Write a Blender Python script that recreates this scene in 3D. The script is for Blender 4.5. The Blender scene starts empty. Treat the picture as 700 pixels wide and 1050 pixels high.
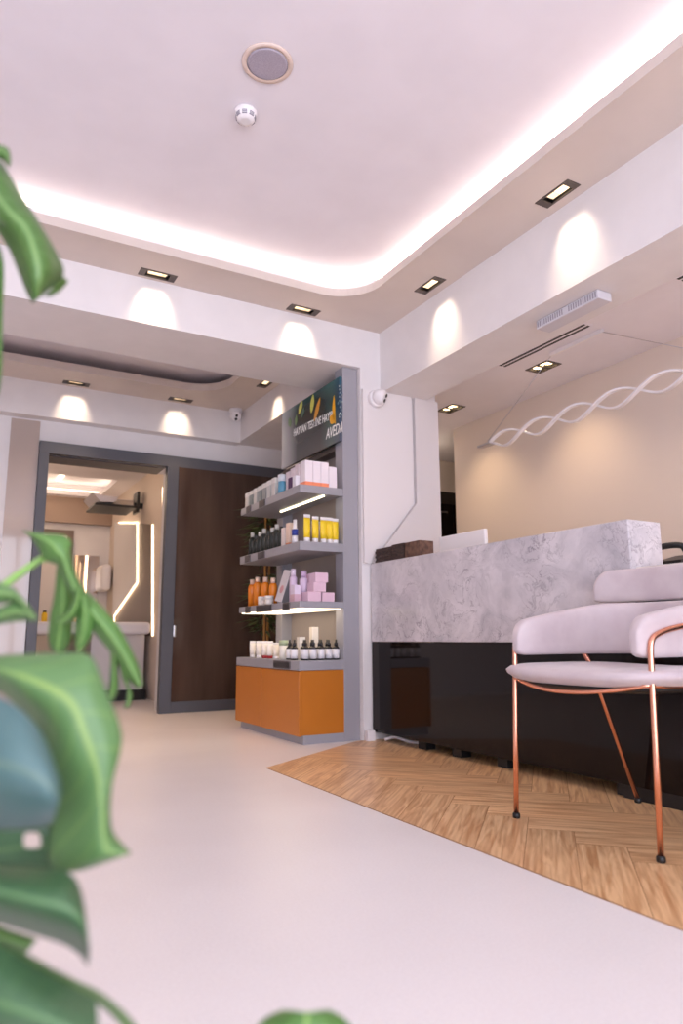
import bpy, bmesh, math, random
from mathutils import Vector, Matrix, noise
random.seed(7)
C = bpy.context.scene.collection
PI = math.pi
# ------------------------------------------------------------------ camera model
CH = 0.60
F_PX = 731.76
YAW, PITCH, ROLL = math.radians(29.205), math.radians(9.965), math.radians(-0.299)
_f = Vector((math.sin(YAW)*math.cos(PITCH), math.cos(YAW)*math.cos(PITCH), math.sin(PITCH)))
_r0 = Vector((math.cos(YAW), -math.sin(YAW), 0)); _u0 = _r0.cross(_f)
_r = _r0*math.cos(ROLL) + _u0*math.sin(ROLL); _u = -_r0*math.sin(ROLL) + _u0*math.cos(ROLL)
EYE = Vector((0, 0, CH))
def ray(x, y): return _f + _r*((x-350)/F_PX) - _u*((y-525)/F_PX)
def AX(x, y, X): d = ray(x, y); return EYE + d*(X/d.x)
def AY(x, y, Y): d = ray(x, y); return EYE + d*(Y/d.y)
def AZ(x, y, Z): d = ray(x, y); return EYE + d*((Z-CH)/d.z)
def AD(x, y, D): return EYE + ray(x, y)*D

cam = bpy.data.cameras.new('camera'); co = bpy.data.objects.new('camera', cam); C.objects.link(co)
M = Matrix((_r, _u, -_f)).transposed().to_4x4(); M.translation = EYE; co.matrix_world = M
cam.sensor_fit = 'VERTICAL'; cam.sensor_height = 36; cam.sensor_width = 24
cam.lens = 36*F_PX/1050; cam.clip_start = 0.02; cam.clip_end = 100
cam.dof.use_dof = True; cam.dof.focus_distance = 3.1; cam.dof.aperture_fstop = 2.4
bpy.context.scene.camera = co

# ------------------------------------------------------------------ materials
def lin(c): c /= 255; return c/12.92 if c <= .04045 else ((c+.055)/1.055)**2.4
def rgb(r, g, b): return (lin(r), lin(g), lin(b), 1)
def mat(name, col, rough=.5, metal=0, spec=.5, coat=0):
    m = bpy.data.materials.new(name); m.use_nodes = True
    b = m.node_tree.nodes['Principled BSDF']
    b.inputs['Base Color'].default_value = rgb(*col); b.inputs['Roughness'].default_value = rough
    b.inputs['Metallic'].default_value = metal; b.inputs['Specular IOR Level'].default_value = spec
    b.inputs['Coat Weight'].default_value = coat
    return m
def nt(m): return m.node_tree, m.node_tree.nodes, m.node_tree.links, m.node_tree.nodes['Principled BSDF']
def noisy(m, c1, c2, scale=20, detail=3, stretch=(1,1,1), lo=.35, hi=.65, bump=0, rough=None):
    t, n, l, b = nt(m)
    tc = n.new('ShaderNodeTexCoord'); mp = n.new('ShaderNodeMapping'); mp.inputs['Scale'].default_value = stretch
    nz = n.new('ShaderNodeTexNoise'); nz.inputs['Scale'].default_value = scale; nz.inputs['Detail'].default_value = detail
    cr = n.new('ShaderNodeValToRGB'); cr.color_ramp.elements[0].position = lo; cr.color_ramp.elements[1].position = hi
    cr.color_ramp.elements[0].color = rgb(*c1); cr.color_ramp.elements[1].color = rgb(*c2)
    l.new(tc.outputs['Object'], mp.inputs['Vector']); l.new(mp.outputs['Vector'], nz.inputs['Vector'])
    l.new(nz.outputs['Fac'], cr.inputs['Fac']); l.new(cr.outputs['Color'], b.inputs['Base Color'])
    if bump:
        bp = n.new('ShaderNodeBump'); bp.inputs['Strength'].default_value = bump; bp.inputs['Distance'].default_value = .01
        l.new(nz.outputs['Fac'], bp.inputs['Height']); l.new(bp.outputs['Normal'], b.inputs['Normal'])
    return m
def emit(name, col, s):
    m = bpy.data.materials.new(name); m.use_nodes = True
    t = m.node_tree; t.nodes.clear()
    e = t.nodes.new('ShaderNodeEmission'); e.inputs[0].default_value = rgb(*col); e.inputs[1].default_value = s
    o = t.nodes.new('ShaderNodeOutputMaterial'); t.links.new(e.outputs[0], o.inputs[0])
    return m

PAINT = noisy(mat('white_paint', (226,222,222), .6), (224,220,220), (228,224,224), 6)
PANEL = mat('panel_white', (226,221,221), .45)
PANELG = mat('panel_grey', (214,208,208), .45)
CEIL_LIT = noisy(mat('ceiling_paint_lit', (235,231,237), .7), (233,229,235), (237,233,239), 4)  # ceiling paint lightened, some of the cove light is put into the colour
CEIL_SHADED = noisy(mat('ceiling_paint_shaded', (212,200,191), .7), (210,198,189), (214,202,193), 4)  # same ceiling paint darkened and warmed, soffit shade put into the colour
WARMP = mat('warm_paint', (222,208,196), .6)
STONE = mat('stone_floor', (224,212,214), .32, spec=.4)
def build_stone():
    t, n, l, b = nt(STONE)
    tc = n.new('ShaderNodeTexCoord')
    big = n.new('ShaderNodeTexNoise'); big.inputs['Scale'].default_value = 1.3; big.inputs['Detail'].default_value = 4
    fine = n.new('ShaderNodeTexNoise'); fine.inputs['Scale'].default_value = 130; fine.inputs['Detail'].default_value = 2
    mx = n.new('ShaderNodeMix'); mx.data_type = 'FLOAT'; mx.inputs[0].default_value = .35
    cr = n.new('ShaderNodeValToRGB')
    cr.color_ramp.elements[0].position = .35; cr.color_ramp.elements[0].color = rgb(225,220,219)
    cr.color_ramp.elements[1].position = .62; cr.color_ramp.elements[1].color = rgb(234,230,229)
    l.new(tc.outputs['Object'], big.inputs['Vector']); l.new(tc.outputs['Object'], fine.inputs['Vector'])
    l.new(big.outputs['Fac'], mx.inputs[2]); l.new(fine.outputs['Fac'], mx.inputs[3])
    l.new(mx.outputs[0], cr.inputs['Fac']); l.new(cr.outputs['Color'], b.inputs['Base Color'])
build_stone()
OAK = mat('oak_planks', (200,160,120), .33)
def build_oak():
    t, n, l, b = nt(OAK)
    at = n.new('ShaderNodeAttribute'); at.attribute_name = 'tone'
    uv = n.new('ShaderNodeUVMap'); uv.uv_map = 'UVMap'
    sep = n.new('ShaderNodeSeparateXYZ'); l.new(at.outputs['Color'], sep.inputs[0])
    off = n.new('ShaderNodeVectorMath'); off.operation = 'SCALE'; off.inputs['Scale'].default_value = 37
    l.new(at.outputs['Color'], off.inputs[0])
    add = n.new('ShaderNodeVectorMath'); l.new(uv.outputs['UV'], add.inputs[0]); l.new(off.outputs[0], add.inputs[1])
    mp = n.new('ShaderNodeMapping'); mp.inputs['Scale'].default_value = (1.0, 12, 1)
    l.new(add.outputs[0], mp.inputs['Vector'])
    nz = n.new('ShaderNodeTexNoise'); nz.inputs['Scale'].default_value = 3.2; nz.inputs['Detail'].default_value = 6; nz.inputs['Distortion'].default_value = 1.2
    l.new(mp.outputs[0], nz.inputs['Vector'])
    wv = n.new('ShaderNodeTexWave'); wv.bands_direction = 'Y'; wv.inputs['Scale'].default_value = 1.6; wv.inputs['Distortion'].default_value = 7; wv.inputs['Detail'].default_value = 3; wv.inputs['Detail Scale'].default_value = .7
    l.new(mp.outputs[0], wv.inputs['Vector'])
    mx = n.new('ShaderNodeMix'); mx.data_type = 'FLOAT'; mx.inputs[0].default_value = .07
    l.new(nz.outputs['Fac'], mx.inputs[2]); l.new(wv.outputs['Fac'], mx.inputs[3])
    cr = n.new('ShaderNodeValToRGB')
    cr.color_ramp.elements[0].position = .34; cr.color_ramp.elements[0].color = rgb(194,144,98)
    cr.color_ramp.elements[1].position = .62; cr.color_ramp.elements[1].color = rgb(238,198,150)
    l.new(mx.outputs[0], cr.inputs['Fac'])
    hs = n.new('ShaderNodeHueSaturation'); l.new(cr.outputs['Color'], hs.inputs['Color'])
    mr = n.new('ShaderNodeMapRange'); mr.inputs['To Min'].default_value = .9; mr.inputs['To Max'].default_value = 1.08
    l.new(sep.outputs[0], mr.inputs['Value']); l.new(mr.outputs[0], hs.inputs['Value'])
    l.new(hs.outputs['Color'], b.inputs['Base Color'])
build_oak()
MARBLE = mat('marble', (215,210,212), .18)
def build_marble():
    t, n, l, b = nt(MARBLE)
    tc = n.new('ShaderNodeTexCoord')
    d = n.new('ShaderNodeTexNoise'); d.inputs['Scale'].default_value = 3.0; d.inputs['Detail'].default_value = 6
    sub = n.new('ShaderNodeVectorMath'); sub.operation = 'SUBTRACT'; sub.inputs[1].default_value = (.5,.5,.5)
    sc = n.new('ShaderNodeVectorMath'); sc.operation = 'SCALE'; sc.inputs['Scale'].default_value = .55
    add = n.new('ShaderNodeVectorMath')
    l.new(tc.outputs['Object'], d.inputs['Vector']); l.new(d.outputs['Color'], sub.inputs[0]); l.new(sub.outputs[0], sc.inputs[0])
    l.new(tc.outputs['Object'], add.inputs[0]); l.new(sc.outputs[0], add.inputs[1])
    mp = n.new('ShaderNodeMapping'); mp.inputs['Rotation'].default_value = (.7,.2,.3); mp.inputs['Scale'].default_value = (1,1,1.5)
    l.new(add.outputs[0], mp.inputs['Vector'])
    def vein(scale, width, amt):
        v = n.new('ShaderNodeTexNoise'); v.inputs['Scale'].default_value = scale; v.inputs['Detail'].default_value = 5; v.inputs['Roughness'].default_value = .55; v.inputs['Distortion'].default_value = 1.3
        l.new(mp.outputs[0], v.inputs['Vector'])
        q = n.new('ShaderNodeMath'); q.operation = 'SUBTRACT'; q.inputs[1].default_value = .5; l.new(v.outputs['Fac'], q.inputs[0])
        k = n.new('ShaderNodeMath'); k.operation = 'ABSOLUTE'; l.new(q.outputs[0], k.inputs[0])
        r = n.new('ShaderNodeMapRange'); r.inputs['From Max'].default_value = width; r.inputs['To Min'].default_value = amt; r.inputs['To Max'].default_value = 0
        l.new(k.outputs[0], r.inputs['Value']); return r
    r1 = vein(4.0, .02, .85); r2 = vein(9, .03, .42)
    mk = n.new('ShaderNodeTexNoise'); mk.inputs['Scale'].default_value = 2.3; mk.inputs['Detail'].default_value = 4
    l.new(tc.outputs['Object'], mk.inputs['Vector'])
    rm = n.new('ShaderNodeMapRange'); rm.inputs['From Min'].default_value = .36; rm.inputs['From Max'].default_value = .66
    l.new(mk.outputs['Fac'], rm.inputs['Value'])
    s = n.new('ShaderNodeMath'); s.operation = 'ADD'; l.new(r1.outputs[0], s.inputs[0]); l.new(r2.outputs[0], s.inputs[1])
    mu = n.new('ShaderNodeMath'); mu.operation = 'MULTIPLY'; l.new(s.outputs[0], mu.inputs[0]); l.new(rm.outputs[0], mu.inputs[1])
    cl = n.new('ShaderNodeTexNoise'); cl.inputs['Scale'].default_value = 6; cl.inputs['Detail'].default_value = 5
    l.new(add.outputs[0], cl.inputs['Vector'])
    cr = n.new('ShaderNodeValToRGB'); cr.color_ramp.elements[0].position = .3; cr.color_ramp.elements[1].position = .65
    cr.color_ramp.elements[0].color = rgb(178,174,180); cr.color_ramp.elements[1].color = rgb(212,207,211)
    l.new(cl.outputs['Fac'], cr.inputs['Fac'])
    mx = n.new('ShaderNodeMix'); mx.data_type = 'RGBA'; l.new(mu.outputs[0], mx.inputs[0]); l.new(cr.outputs['Color'], mx.inputs[6]); mx.inputs[7].default_value = rgb(128,122,130)
    l.new(mx.outputs[2], b.inputs['Base Color'])
build_marble()
BLACKG = mat('black_gloss', (24,17,15), .06, spec=.22)
GREYM = mat('grey_lacquer', (154,153,160), .4)
GREYF = mat('grey_frame', (80,81,88), .45)
GREYPANEL = mat('taupe_panel', (150,140,135), .5)
ORANGE = mat('ochre_lacquer', (188,112,32), .38)
SMOKE = noisy(mat('smoked_glass', (70,54,46), .12, spec=.5), (66,50,43), (86,68,58), 2.2, 5, (3.5,3.5,.5), .3, .7)
COPPER = mat('copper', (242,174,146), .27, metal=1)
VELVET = noisy(mat('velvet', (194,180,184), .85), (188,174,178), (200,188,190), 9, 4)
nt(VELVET)[3].inputs['Sheen Weight'].default_value = .35; nt(VELVET)[3].inputs['Sheen Roughness'].default_value = .4
BLACK = mat('black_plastic', (22,21,22), .45)
WHITE = mat('white_plastic', (236,232,234), .35)
OFFW = mat('off_white', (222,214,208), .5)
CHROME = mat('chrome', (210,208,210), .2, metal=1)
GREYP = mat('grey_plastic', (150,146,156), .5)
BRONZE = mat('dark_bronze', (74,62,56), .45)
ALU = mat('brushed_aluminium', (196,192,198), .35, metal=.6)
LAMP = emit('lamp_warm', (255,218,168), 5)
COVE = emit('cove_strip', (255,240,224), 21)
LEDW = emit('led_line', (255,218,178), 5)
LEDT = emit('tray_led', (255,228,198), 4.5)
SHELFLED = emit('shelf_led', (255,240,200), 5)
BEIGEG = mat('beige_gloss', (182,167,158), .08, coat=.3)
TAUPE = mat('taupe_wall', (120,104,94), .5)
GLASS = bpy.data.materials.new('clear_glass'); GLASS.use_nodes = True
b = nt(GLASS)[3]; b.inputs['Transmission Weight'].default_value = 1; b.inputs['Roughness'].default_value = 0; b.inputs['IOR'].default_value = 1.02

# ------------------------------------------------------------------ mesh builder
class MB:
    def __init__(s): s.bm = bmesh.new()
    def box(s, x0, x1, y0, y1, z0, z1, bev=0, mi=0, mtx=None):
        r = bmesh.ops.create_cube(s.bm, size=1)
        vs = r['verts']
        for v in vs: v.co = Vector((x0+(v.co.x+.5)*(x1-x0), y0+(v.co.y+.5)*(y1-y0), z0+(v.co.z+.5)*(z1-z0)))
        fs = list({f for v in vs for f in v.link_faces})
        if bev:
            es = list({e for v in vs for e in v.link_edges})
            q = bmesh.ops.bevel(s.bm, geom=es, offset=bev, segments=2, affect='EDGES', profile=.5)
            fs = list(set(f for f in q['faces']) | set(f for f in fs if f.is_valid)); vs = list({v for f in fs for v in f.verts})
            comp = set(vs); st = list(vs)
            while st:
                v = st.pop()
                for e in v.link_edges:
                    o = e.other_vert(v)
                    if o not in comp: comp.add(o); st.append(o)
            vs = list(comp); fs = list({f for v in vs for f in v.link_faces})
        for f in fs: f.material_index = mi
        if mtx is not None: bmesh.ops.transform(s.bm, matrix=mtx, verts=vs)
        return s
    def lathe(s, prof, c=(0,0,0), n=20, mi=0, axis='Z', mtx=None):
        c = Vector(c); rings = []
        for r, z in prof:
            ring = []
            for i in range(n):
                a = 2*PI*i/n
                p = Vector((r*math.cos(a), r*math.sin(a), z))
                if axis == 'Y': p = Vector((p.x, p.z, p.y))
                if axis == 'X': p = Vector((p.z, p.x, p.y))
                if mtx is not None: p = mtx @ p
                ring.append(s.bm.verts.new(c+p))
            rings.append(ring)
        for a, b in zip(rings, rings[1:]):
            for i in range(n):
                f = s.bm.faces.new((a[i], a[(i+1)%n], b[(i+1)%n], b[i])); f.smooth = True; f.material_index = mi
        for ring in (rings[0][::-1], rings[-1]):
            f = s.bm.faces.new(ring); f.material_index = mi
        return s
    def tube(s, pts, r, n=10, mi=0, closed=False):
        pts = [Vector(p) for p in pts]; rings = []; prev = None
        for i, p in enumerate(pts):
            if closed: t = pts[(i+1)%len(pts)]-pts[i-1]
            else: t = pts[min(i+1, len(pts)-1)]-pts[max(i-1, 0)]
            t.normalize()
            if prev is None:
                a = Vector((0,0,1)) if abs(t.z) < .9 else Vector((1,0,0)); u = t.cross(a).normalized()
            else: u = (prev - t*prev.dot(t)).normalized()
            prev = u; w = t.cross(u); rr = r[i] if isinstance(r, (list,tuple)) else r
            rings.append([s.bm.verts.new(p+(u*math.cos(2*PI*k/n)+w*math.sin(2*PI*k/n))*rr) for k in range(n)])
        pairs = list(zip(rings, rings[1:])) + ([(rings[-1], rings[0])] if closed else [])
        for a, b in pairs:
            for i in range(n):
                f = s.bm.faces.new((a[i], a[(i+1)%n], b[(i+1)%n], b[i])); f.smooth = True; f.material_index = mi
        if not closed:
            for ring in (rings[0][::-1], rings[-1]): s.bm.faces.new(ring).material_index = mi
        return s
    def loft(s, rings, mi=0, smooth=True, cap=True):
        R = [[s.bm.verts.new(p) for p in ring] for ring in rings]; n = len(R[0])
        for a, b in zip(R, R[1:]):
            for i in range(n):
                f = s.bm.faces.new((a[i], a[(i+1)%n], b[(i+1)%n], b[i])); f.smooth = smooth; f.material_index = mi
        if cap:
            for ring in (R[0][::-1], R[-1]):
                f = s.bm.faces.new(ring); f.smooth = smooth; f.material_index = mi
        return s
    def prism(s, poly, lo, hi, axis='Z', mi=0):
        def P(a, b, h): return {'Z': (a,b,h), 'Y': (a,h,b), 'X': (h,a,b)}[axis]
        A = [s.bm.verts.new(P(a,b,lo)) for a, b in poly]; B = [s.bm.verts.new(P(a,b,hi)) for a, b in poly]
        n = len(poly)
        for i in range(n): s.bm.faces.new((A[i], A[(i+1)%n], B[(i+1)%n], B[i])).material_index = mi
        s.bm.faces.new(A[::-1]).material_index = mi; s.bm.faces.new(B).material_index = mi
        return s
    def build(s, name, mats, parent=None, origin=None):
        bmesh.ops.recalc_face_normals(s.bm, faces=s.bm.faces)
        me = bpy.data.meshes.new(name)
        o0 = Vector(origin) if origin is not None else Vector((0,0,0))
        if parent is not None and origin is None: o0 = Vector((0,0,0))
        s.bm.to_mesh(me); s.bm.free()
        for m in (mats if isinstance(mats, (list,tuple)) else [mats]): me.materials.append(m)
        o = bpy.data.objects.new(name, me); C.objects.link(o)
        if parent is not None:
            o.parent = parent; o.matrix_parent_inverse = Matrix.Translation(-WLOC[parent.name]) if parent.name in WLOC else Matrix()
        WLOC[o.name] = Vector((0,0,0))
        return o
WLOC = {}
def tag(o, label, cat=None, group=None, kind=None):
    o['label'] = label
    if cat: o['category'] = cat
    if group: o['group'] = group
    if kind: o['kind'] = kind
    return o
def thing(name, loc, label, cat, group=None):
    o = bpy.data.objects.new(name, None); C.objects.link(o); o.location = loc; o.empty_display_size = .05
    WLOC[o.name] = Vector(loc)
    return tag(o, label, cat, group)
def struct(name, mb, m, parent=None, label=None):
    o = mb.build(name, m, parent)
    if parent is None: o['kind'] = 'structure'
    if label: o['label'] = label
    return o
def cut(o, cutter):
    c = cutter.build('cutter', PAINT)
    md = o.modifiers.new('b', 'BOOLEAN'); md.operation = 'DIFFERENCE'; md.object = c; md.solver = 'EXACT'
    dg = bpy.context.evaluated_depsgraph_get()
    me = bpy.data.meshes.new_from_object(o.evaluated_get(dg))
    o.modifiers.clear(); o.data = me
    bpy.data.objects.remove(c)
def rrect(x0, x1, y0, y1, r, n=10):
    out = []
    for cx, cy, a0 in ((x1-r,y1-r,0),(x0+r,y1-r,90),(x0+r,y0+r,180),(x1-r,y0+r,270)):
        for i in range(n+1):
            a = math.radians(a0+90*i/n); out.append((cx+r*math.cos(a), cy+r*math.sin(a)))
    return out
def catmull(P, n):
    out = []
    for i in range(len(P)-1):
        p0 = P[max(i-1,0)]; p1 = P[i]; p2 = P[i+1]; p3 = P[min(i+2,len(P)-1)]
        for k in range(n):
            t = k/n
            out.append(.5*((2*p1)+(p2-p0)*t+(2*p0-5*p1+4*p2-p3)*t*t+(3*p1-p0-3*p2+p3)*t**3))
    out.append(P[-1].copy()); return out

# ------------------------------------------------------------------ room shell
XL, YB = -2.6, -2.2
XB = 2.39            # right beam face
YP = 3.75            # cross beam and pillar face
YD = 5.97            # far wall with the sliding door
struct('floor', MB().box(XL-.2, 5.0, YB-.2, 10, -.12, 0), STONE, label='pale speckled stone floor')

# oak inlay in herringbone
def oak_floor():
    w, n = .14, 4; bm = bmesh.new(); uvl = bm.loops.layers.uv.new('UVMap'); cl = bm.loops.layers.color.new('tone')
    ang = math.radians(45); ca, sa = math.cos(ang), math.sin(ang); ox, oy = 1.38, 1.51; g = .0009; H = .003
    def plank(u0, u1, v0, v1, horiz):
        cu, cv = (u0+u1)/2, (v0+v1)/2
        X = ox+(cu*ca-cv*sa); Y = oy+(cu*sa+cv*ca)
        if not (.9 < X < 4.2 and -2.6 < Y < 4.3): return
        t = random.random(); t2 = random.random()
        vs = []
        for u, v in ((u0+g,v0+g),(u1-g,v0+g),(u1-g,v1-g),(u0+g,v1-g)):
            vs.append(bm.verts.new((ox+u*ca-v*sa, oy+u*sa+v*ca, H)))
        f = bm.faces.new(vs)
        for lp, (a, b) in zip(f.loops, ((0,0),(1,0),(1,1),(0,1))):
            L = (u1-u0, v1-v0)
            p = (a*L[0], b*L[1]) if horiz else (b*L[1], a*L[0])
            lp[uvl].uv = p; lp[cl] = (t, t2, 0, 1)
    R = 40
    for y in range(-R, R):
        for k in range(-10, 10):
            x0 = y+2*n*k
            if abs(x0) < R: plank(x0*w, (x0+n)*w, y*w, (y+1)*w, True)
    for x in range(-R, R):
        for k in range(-10, 10):
            y0 = x+1+2*n*k
            if abs(y0) < R: plank(x*w, (x+1)*w, y0*w, (y0+n)*w, False)
    d = (Vector((2.13,3.71,0))-Vector((1.384,3.216,0))).normalized(); nn = Vector((-d.y, d.x, 0))
    for co_, no in (((1.39,0,0),(-1,0,0)), ((1.384,3.216,0), nn), ((3.72,0,0),(1,0,0)), ((0,-2.2,0),(0,-1,0)), ((0,3.75,0),(0,1,0))):
        bmesh.ops.bisect_plane(bm, geom=bm.verts[:]+bm.edges[:]+bm.faces[:], plane_co=co_, plane_no=no, clear_outer=True)
    # dark bed under the joints
    me = bpy.data.meshes.new('floor'); bm.to_mesh(me); bm.free(); me.materials.append(OAK)
    o = bpy.data.objects.new('floor', me); C.objects.link(o); o['kind'] = 'structure'; o['label'] = 'herringbone oak inlay in the floor at the reception'
    bed = MB(); t = (3.75-3.216)/(d.y/d.x)
    bed.prism([(1.39,-2.2),(3.72,-2.2),(3.72,3.75),(1.384+t,3.75),(1.39,3.219)], .0005, .0022)
    struct('plank_joints', bed, mat('joint', (170,130,96), .7), o)
oak_floor()

# walls
struct('wall_left', MB().box(XL-.15, XL, YB-.2, 6.3, 0, 2.9), PAINT)
wb = MB()
wb.box(XL-.15, 4.9, YB-.15, YB, 0, .12).box(XL-.15, 4.9, YB-.15, YB, 2.5, 2.9)
wb.box(XL-.15, -2.4, YB-.15, YB, .12, 2.5).box(2.35, 4.9, YB-.15, YB, .12, 2.5)
struct('wall_front', wb, PAINT)
wf = MB()
for i in range(5):
    x = -2.4+i*(4.75/4); wf.box(x-.03, x+.03, YB-.12, YB-.04, .12, 2.5)
wf.box(-2.4, 2.35, YB-.12, YB-.04, .12, .18).box(-2.4, 2.35, YB-.12, YB-.04, 2.44, 2.5)
struct('window_1', wf, GREYF, label='shop front window behind the viewer')
# pillar block with its panelled front
struct('wall_pillar', MB().box(2.238, 2.83, YP, 4.85, 0, 2.9), PAINT, label='white pillar wall beside the reception counter')
pg = MB()
gx = [(2.60,2.162),(2.60,1.47),(2.245,1.07),(2.215+.03,.02),(2.828,.02),(2.828,2.162)]
pg.prism([(2.639,2.163),(2.639,1.45),(2.303,1.05),(2.828,1.05),(2.828,2.163)], YP-.03, YP-.001, 'Y')
struct('trim_1', pg, PANELG, label='raised grey panel with chamfered groove on the pillar')
pg = MB().prism([(2.242,2.163),(2.615,2.163),(2.615,1.46),(2.27,1.05),(2.242,1.05)], YP-.026, YP-.001, 'Y')
struct('trim_2', pg, PANEL, label='raised white panel on the left of the pillar')
# beams
struct('wall_beam_right', MB().box(XB, 2.73, YB, YP, 2.163, 2.9), PAINT, label='white beam along the reception')
struct('wall_beam_cross', MB().box(XL, 2.238, YP, 4.265, 2.31, 2.9), PAINT, label='white beam across the room')
# main ceiling
struct('ceiling', MB().box(XL, 2.73, YB, 6.2, 2.75, 2.95), CEIL_LIT)
SOF = [(.903,3.678,0),(1.797,3.678,0),(2.293,3.055,1),(2.293,2.083,1),(.0,3.678,0),(2.293,1.10,1),(2.293,.1,1)]
sof = MB().box(XL, XB, YB, YP, 2.575, 2.623)
so = struct('ceiling', sof, CEIL_SHADED, label='lower ceiling border with rounded inner corner')
c_ = MB().prism(rrect(-2.1, 2.05, -1.7, 3.445, .26), 2.5, 2.7)
def lbox(x, y, al, hx=.093, hy=.036): return (x-hx, x+hx, y-hy, y+hy) if al == 0 else (x-hy, x+hy, y-hx, y+hx)
for x, y, al in SOF: c_.box(*lbox(x, y, al), 2.5, 2.7)
cut(so, c_)
cv = MB(); n_ = 44
def ring(mb, d0, d1, z0, z1):
    P_ = rrect(-2.1-d1, 2.05+d1, -1.7-d1, 3.445+d1, .26+d1); Q_ = rrect(-2.1-d0, 2.05+d0, -1.7-d0, 3.445+d0, .26+d0)
    k = len(P_); A, B, A2, B2 = [[mb.bm.verts.new((x,y,z)) for x, y in poly_] for poly_, z in ((P_,z0),(Q_,z0),(P_,z1),(Q_,z1))]
    for i in range(k):
        j = (i+1) % k
        for q in ((A[i],A[j],B[j],B[i]),(A2[i],B2[i],B2[j],A2[j]),(A[i],A2[i],A2[j],A[j]),(B[i],B[j],B2[j],B2[i])): mb.bm.faces.new(q)
    return mb
struct('cove_ledge', ring(MB(), .11, .15, 2.623, 2.708), CEIL_LIT, so)
ring(cv, .115, .145, 2.7085, 2.713)
struct('cove_light_strip', cv, COVE, so, 'warm white light strip hidden behind the ceiling border')
# room behind the cross beam
R2 = [(.806,5.76,0),(1.652,5.76,0),(2.13,5.045,1),(-.05,5.76,0)]
s2 = struct('ceiling', MB().box(XL, 2.3, 4.265, 5.86, 2.605, 2.665), CEIL_SHADED, label='lower ceiling border of the rear area')
c_ = MB().prism(rrect(-2.1, 1.9, 3.9, 5.49, .3), 2.5, 2.72)
for x, y, al in R2: c_.box(*lbox(x, y, al), 2.5, 2.72)
cut(s2, c_)
struct('wall_bulkhead_back', MB().box(XL, 2.238, 5.855, YD, 2.325, 2.75), PAINT)
struct('wall_bulkhead_right', MB().box(2.238, 2.9, 4.85, YD, 2.34, 2.75), PAINT)
wbk = MB().box(XL, .655, YD, YD+.28, 0, 2.9).box(.655, 1.66, YD, YD+.28, 2.052, 2.9).box(1.66, 4.95, YD, YD+.28, 0, 2.9)
struct('wall_back', wbk, PAINT)
struct('wall_rear_side', MB().box(2.83, 2.95, 4.85, YD, 0, 2.75), WARMP)
struct('trim_3', MB().box(.372, .583, YD-.012, YD, 0, 2.31), BEIGEG, label='glossy beige wall panel left of the sliding door')
# reception room
TW = [(3.345,3.25),(3.352,4.24),(3.345,2.02),(3.345,.9)]
rc = struct('ceiling', MB().box(2.73, 4.9, YB, 6.2, 2.35, 2.5), CEIL_LIT, label='ceiling above the reception')
c_ = MB()
for x, y in TW: c_.box(x-.055, x+.055, y-.09, y+.09, 2.3, 2.43)
cut(rc, c_)
struct('wall_right', MB().box(3.72, 3.85, YB, 4.685, 0, 2.35), WARMP, label='warm lit wall behind the reception desk')
struct('wall_far_right', MB().box(4.9, 5.05, YB-.2, 10, 0, 2.9), WARMP)
struct('wall_corridor', MB().box(2.95, 4.9, 5.62, 5.74, 0, 2.35), WARMP, label='end wall of the passage beside the reception')

# ------------------------------------------------------------------ sliding door
d1 = MB()
d1.box(.586, .66, YD-.05, YD+.02, 0, 2.0515, .003).box(.586, 2.74, YD-.05, YD+.02, 2.052, 2.148, .003)
d1.box(1.604, 1.70, YD-.07, YD-.052, 0, 2.051, .003).box(1.604, 1.70, YD-.052, YD-.005, 0, 2.051).box(1.70, 2.74, YD-.07, YD-.005, 0, .088, .003)
dr = struct('door_1', d1, GREYF, label='grey framed sliding door with smoked glass')
struct('door_panel', MB().box(1.70, 2.74, YD-.05, YD-.02, .088, 2.056), SMOKE, dr)
struct('door_reveal', MB().box(.66, .665, YD+.02, YD+.28, 0, 2.052).box(.66, 1.6, YD+.02, YD+.28, 2.045, 2.052), mat('reveal', (70,66,72), .5), dr)
h = AY(178.5, 647, YD-.075)
struct('door_handle', MB().box(h.x-.012, h.x+.012, YD-.095, YD-.07, h.z-.05, h.z+.05, .006), CHROME, dr)

# ------------------------------------------------------------------ treatment room seen through the door
struct('wall_room_right', MB().box(1.9, 2.02, 6.25, 9.85, 0, 2.6), WARMP)
struct('wall_room_back', MB().box(-1.2, 1.9, 9.7, 9.85, 0, 2.6), PAINT)
struct('wall_room_left', MB().box(-1.3, -1.2, 6.25, 9.85, 0, 2.6), PAINT)
c3 = struct('ceiling', MB().box(-1.2, 1.9, 6.25, 9.7, 2.4, 2.46), CEIL_LIT, label='ceiling border of the room behind the door')
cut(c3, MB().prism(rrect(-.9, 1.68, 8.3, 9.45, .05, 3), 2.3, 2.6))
struct('ceiling', MB().box(-1.2, 1.9, 6.25, 9.7, 2.58, 2.65), CEIL_LIT)
t = MB().box(-.9, 1.74, 9.47, 9.52, 2.465, 2.475).box(1.70, 1.75, 8.3, 9.5, 2.465, 2.475)
struct('tray_light_strip', t, LEDT, c3)
struct('wall_room_bulkhead', MB().box(-1.2, 1.9, 9.6, 9.7, 2.07, 2.4), mat('brown_paint', (168,146,132), .6))
t = MB().box(1.15, 1.2, 8.4, 9.4, 2.558, 2.572)
tag(t.build('linear_ceiling_light', LEDT), 'straight white light bar on the raised ceiling beyond the door', 'ceiling light')
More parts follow.
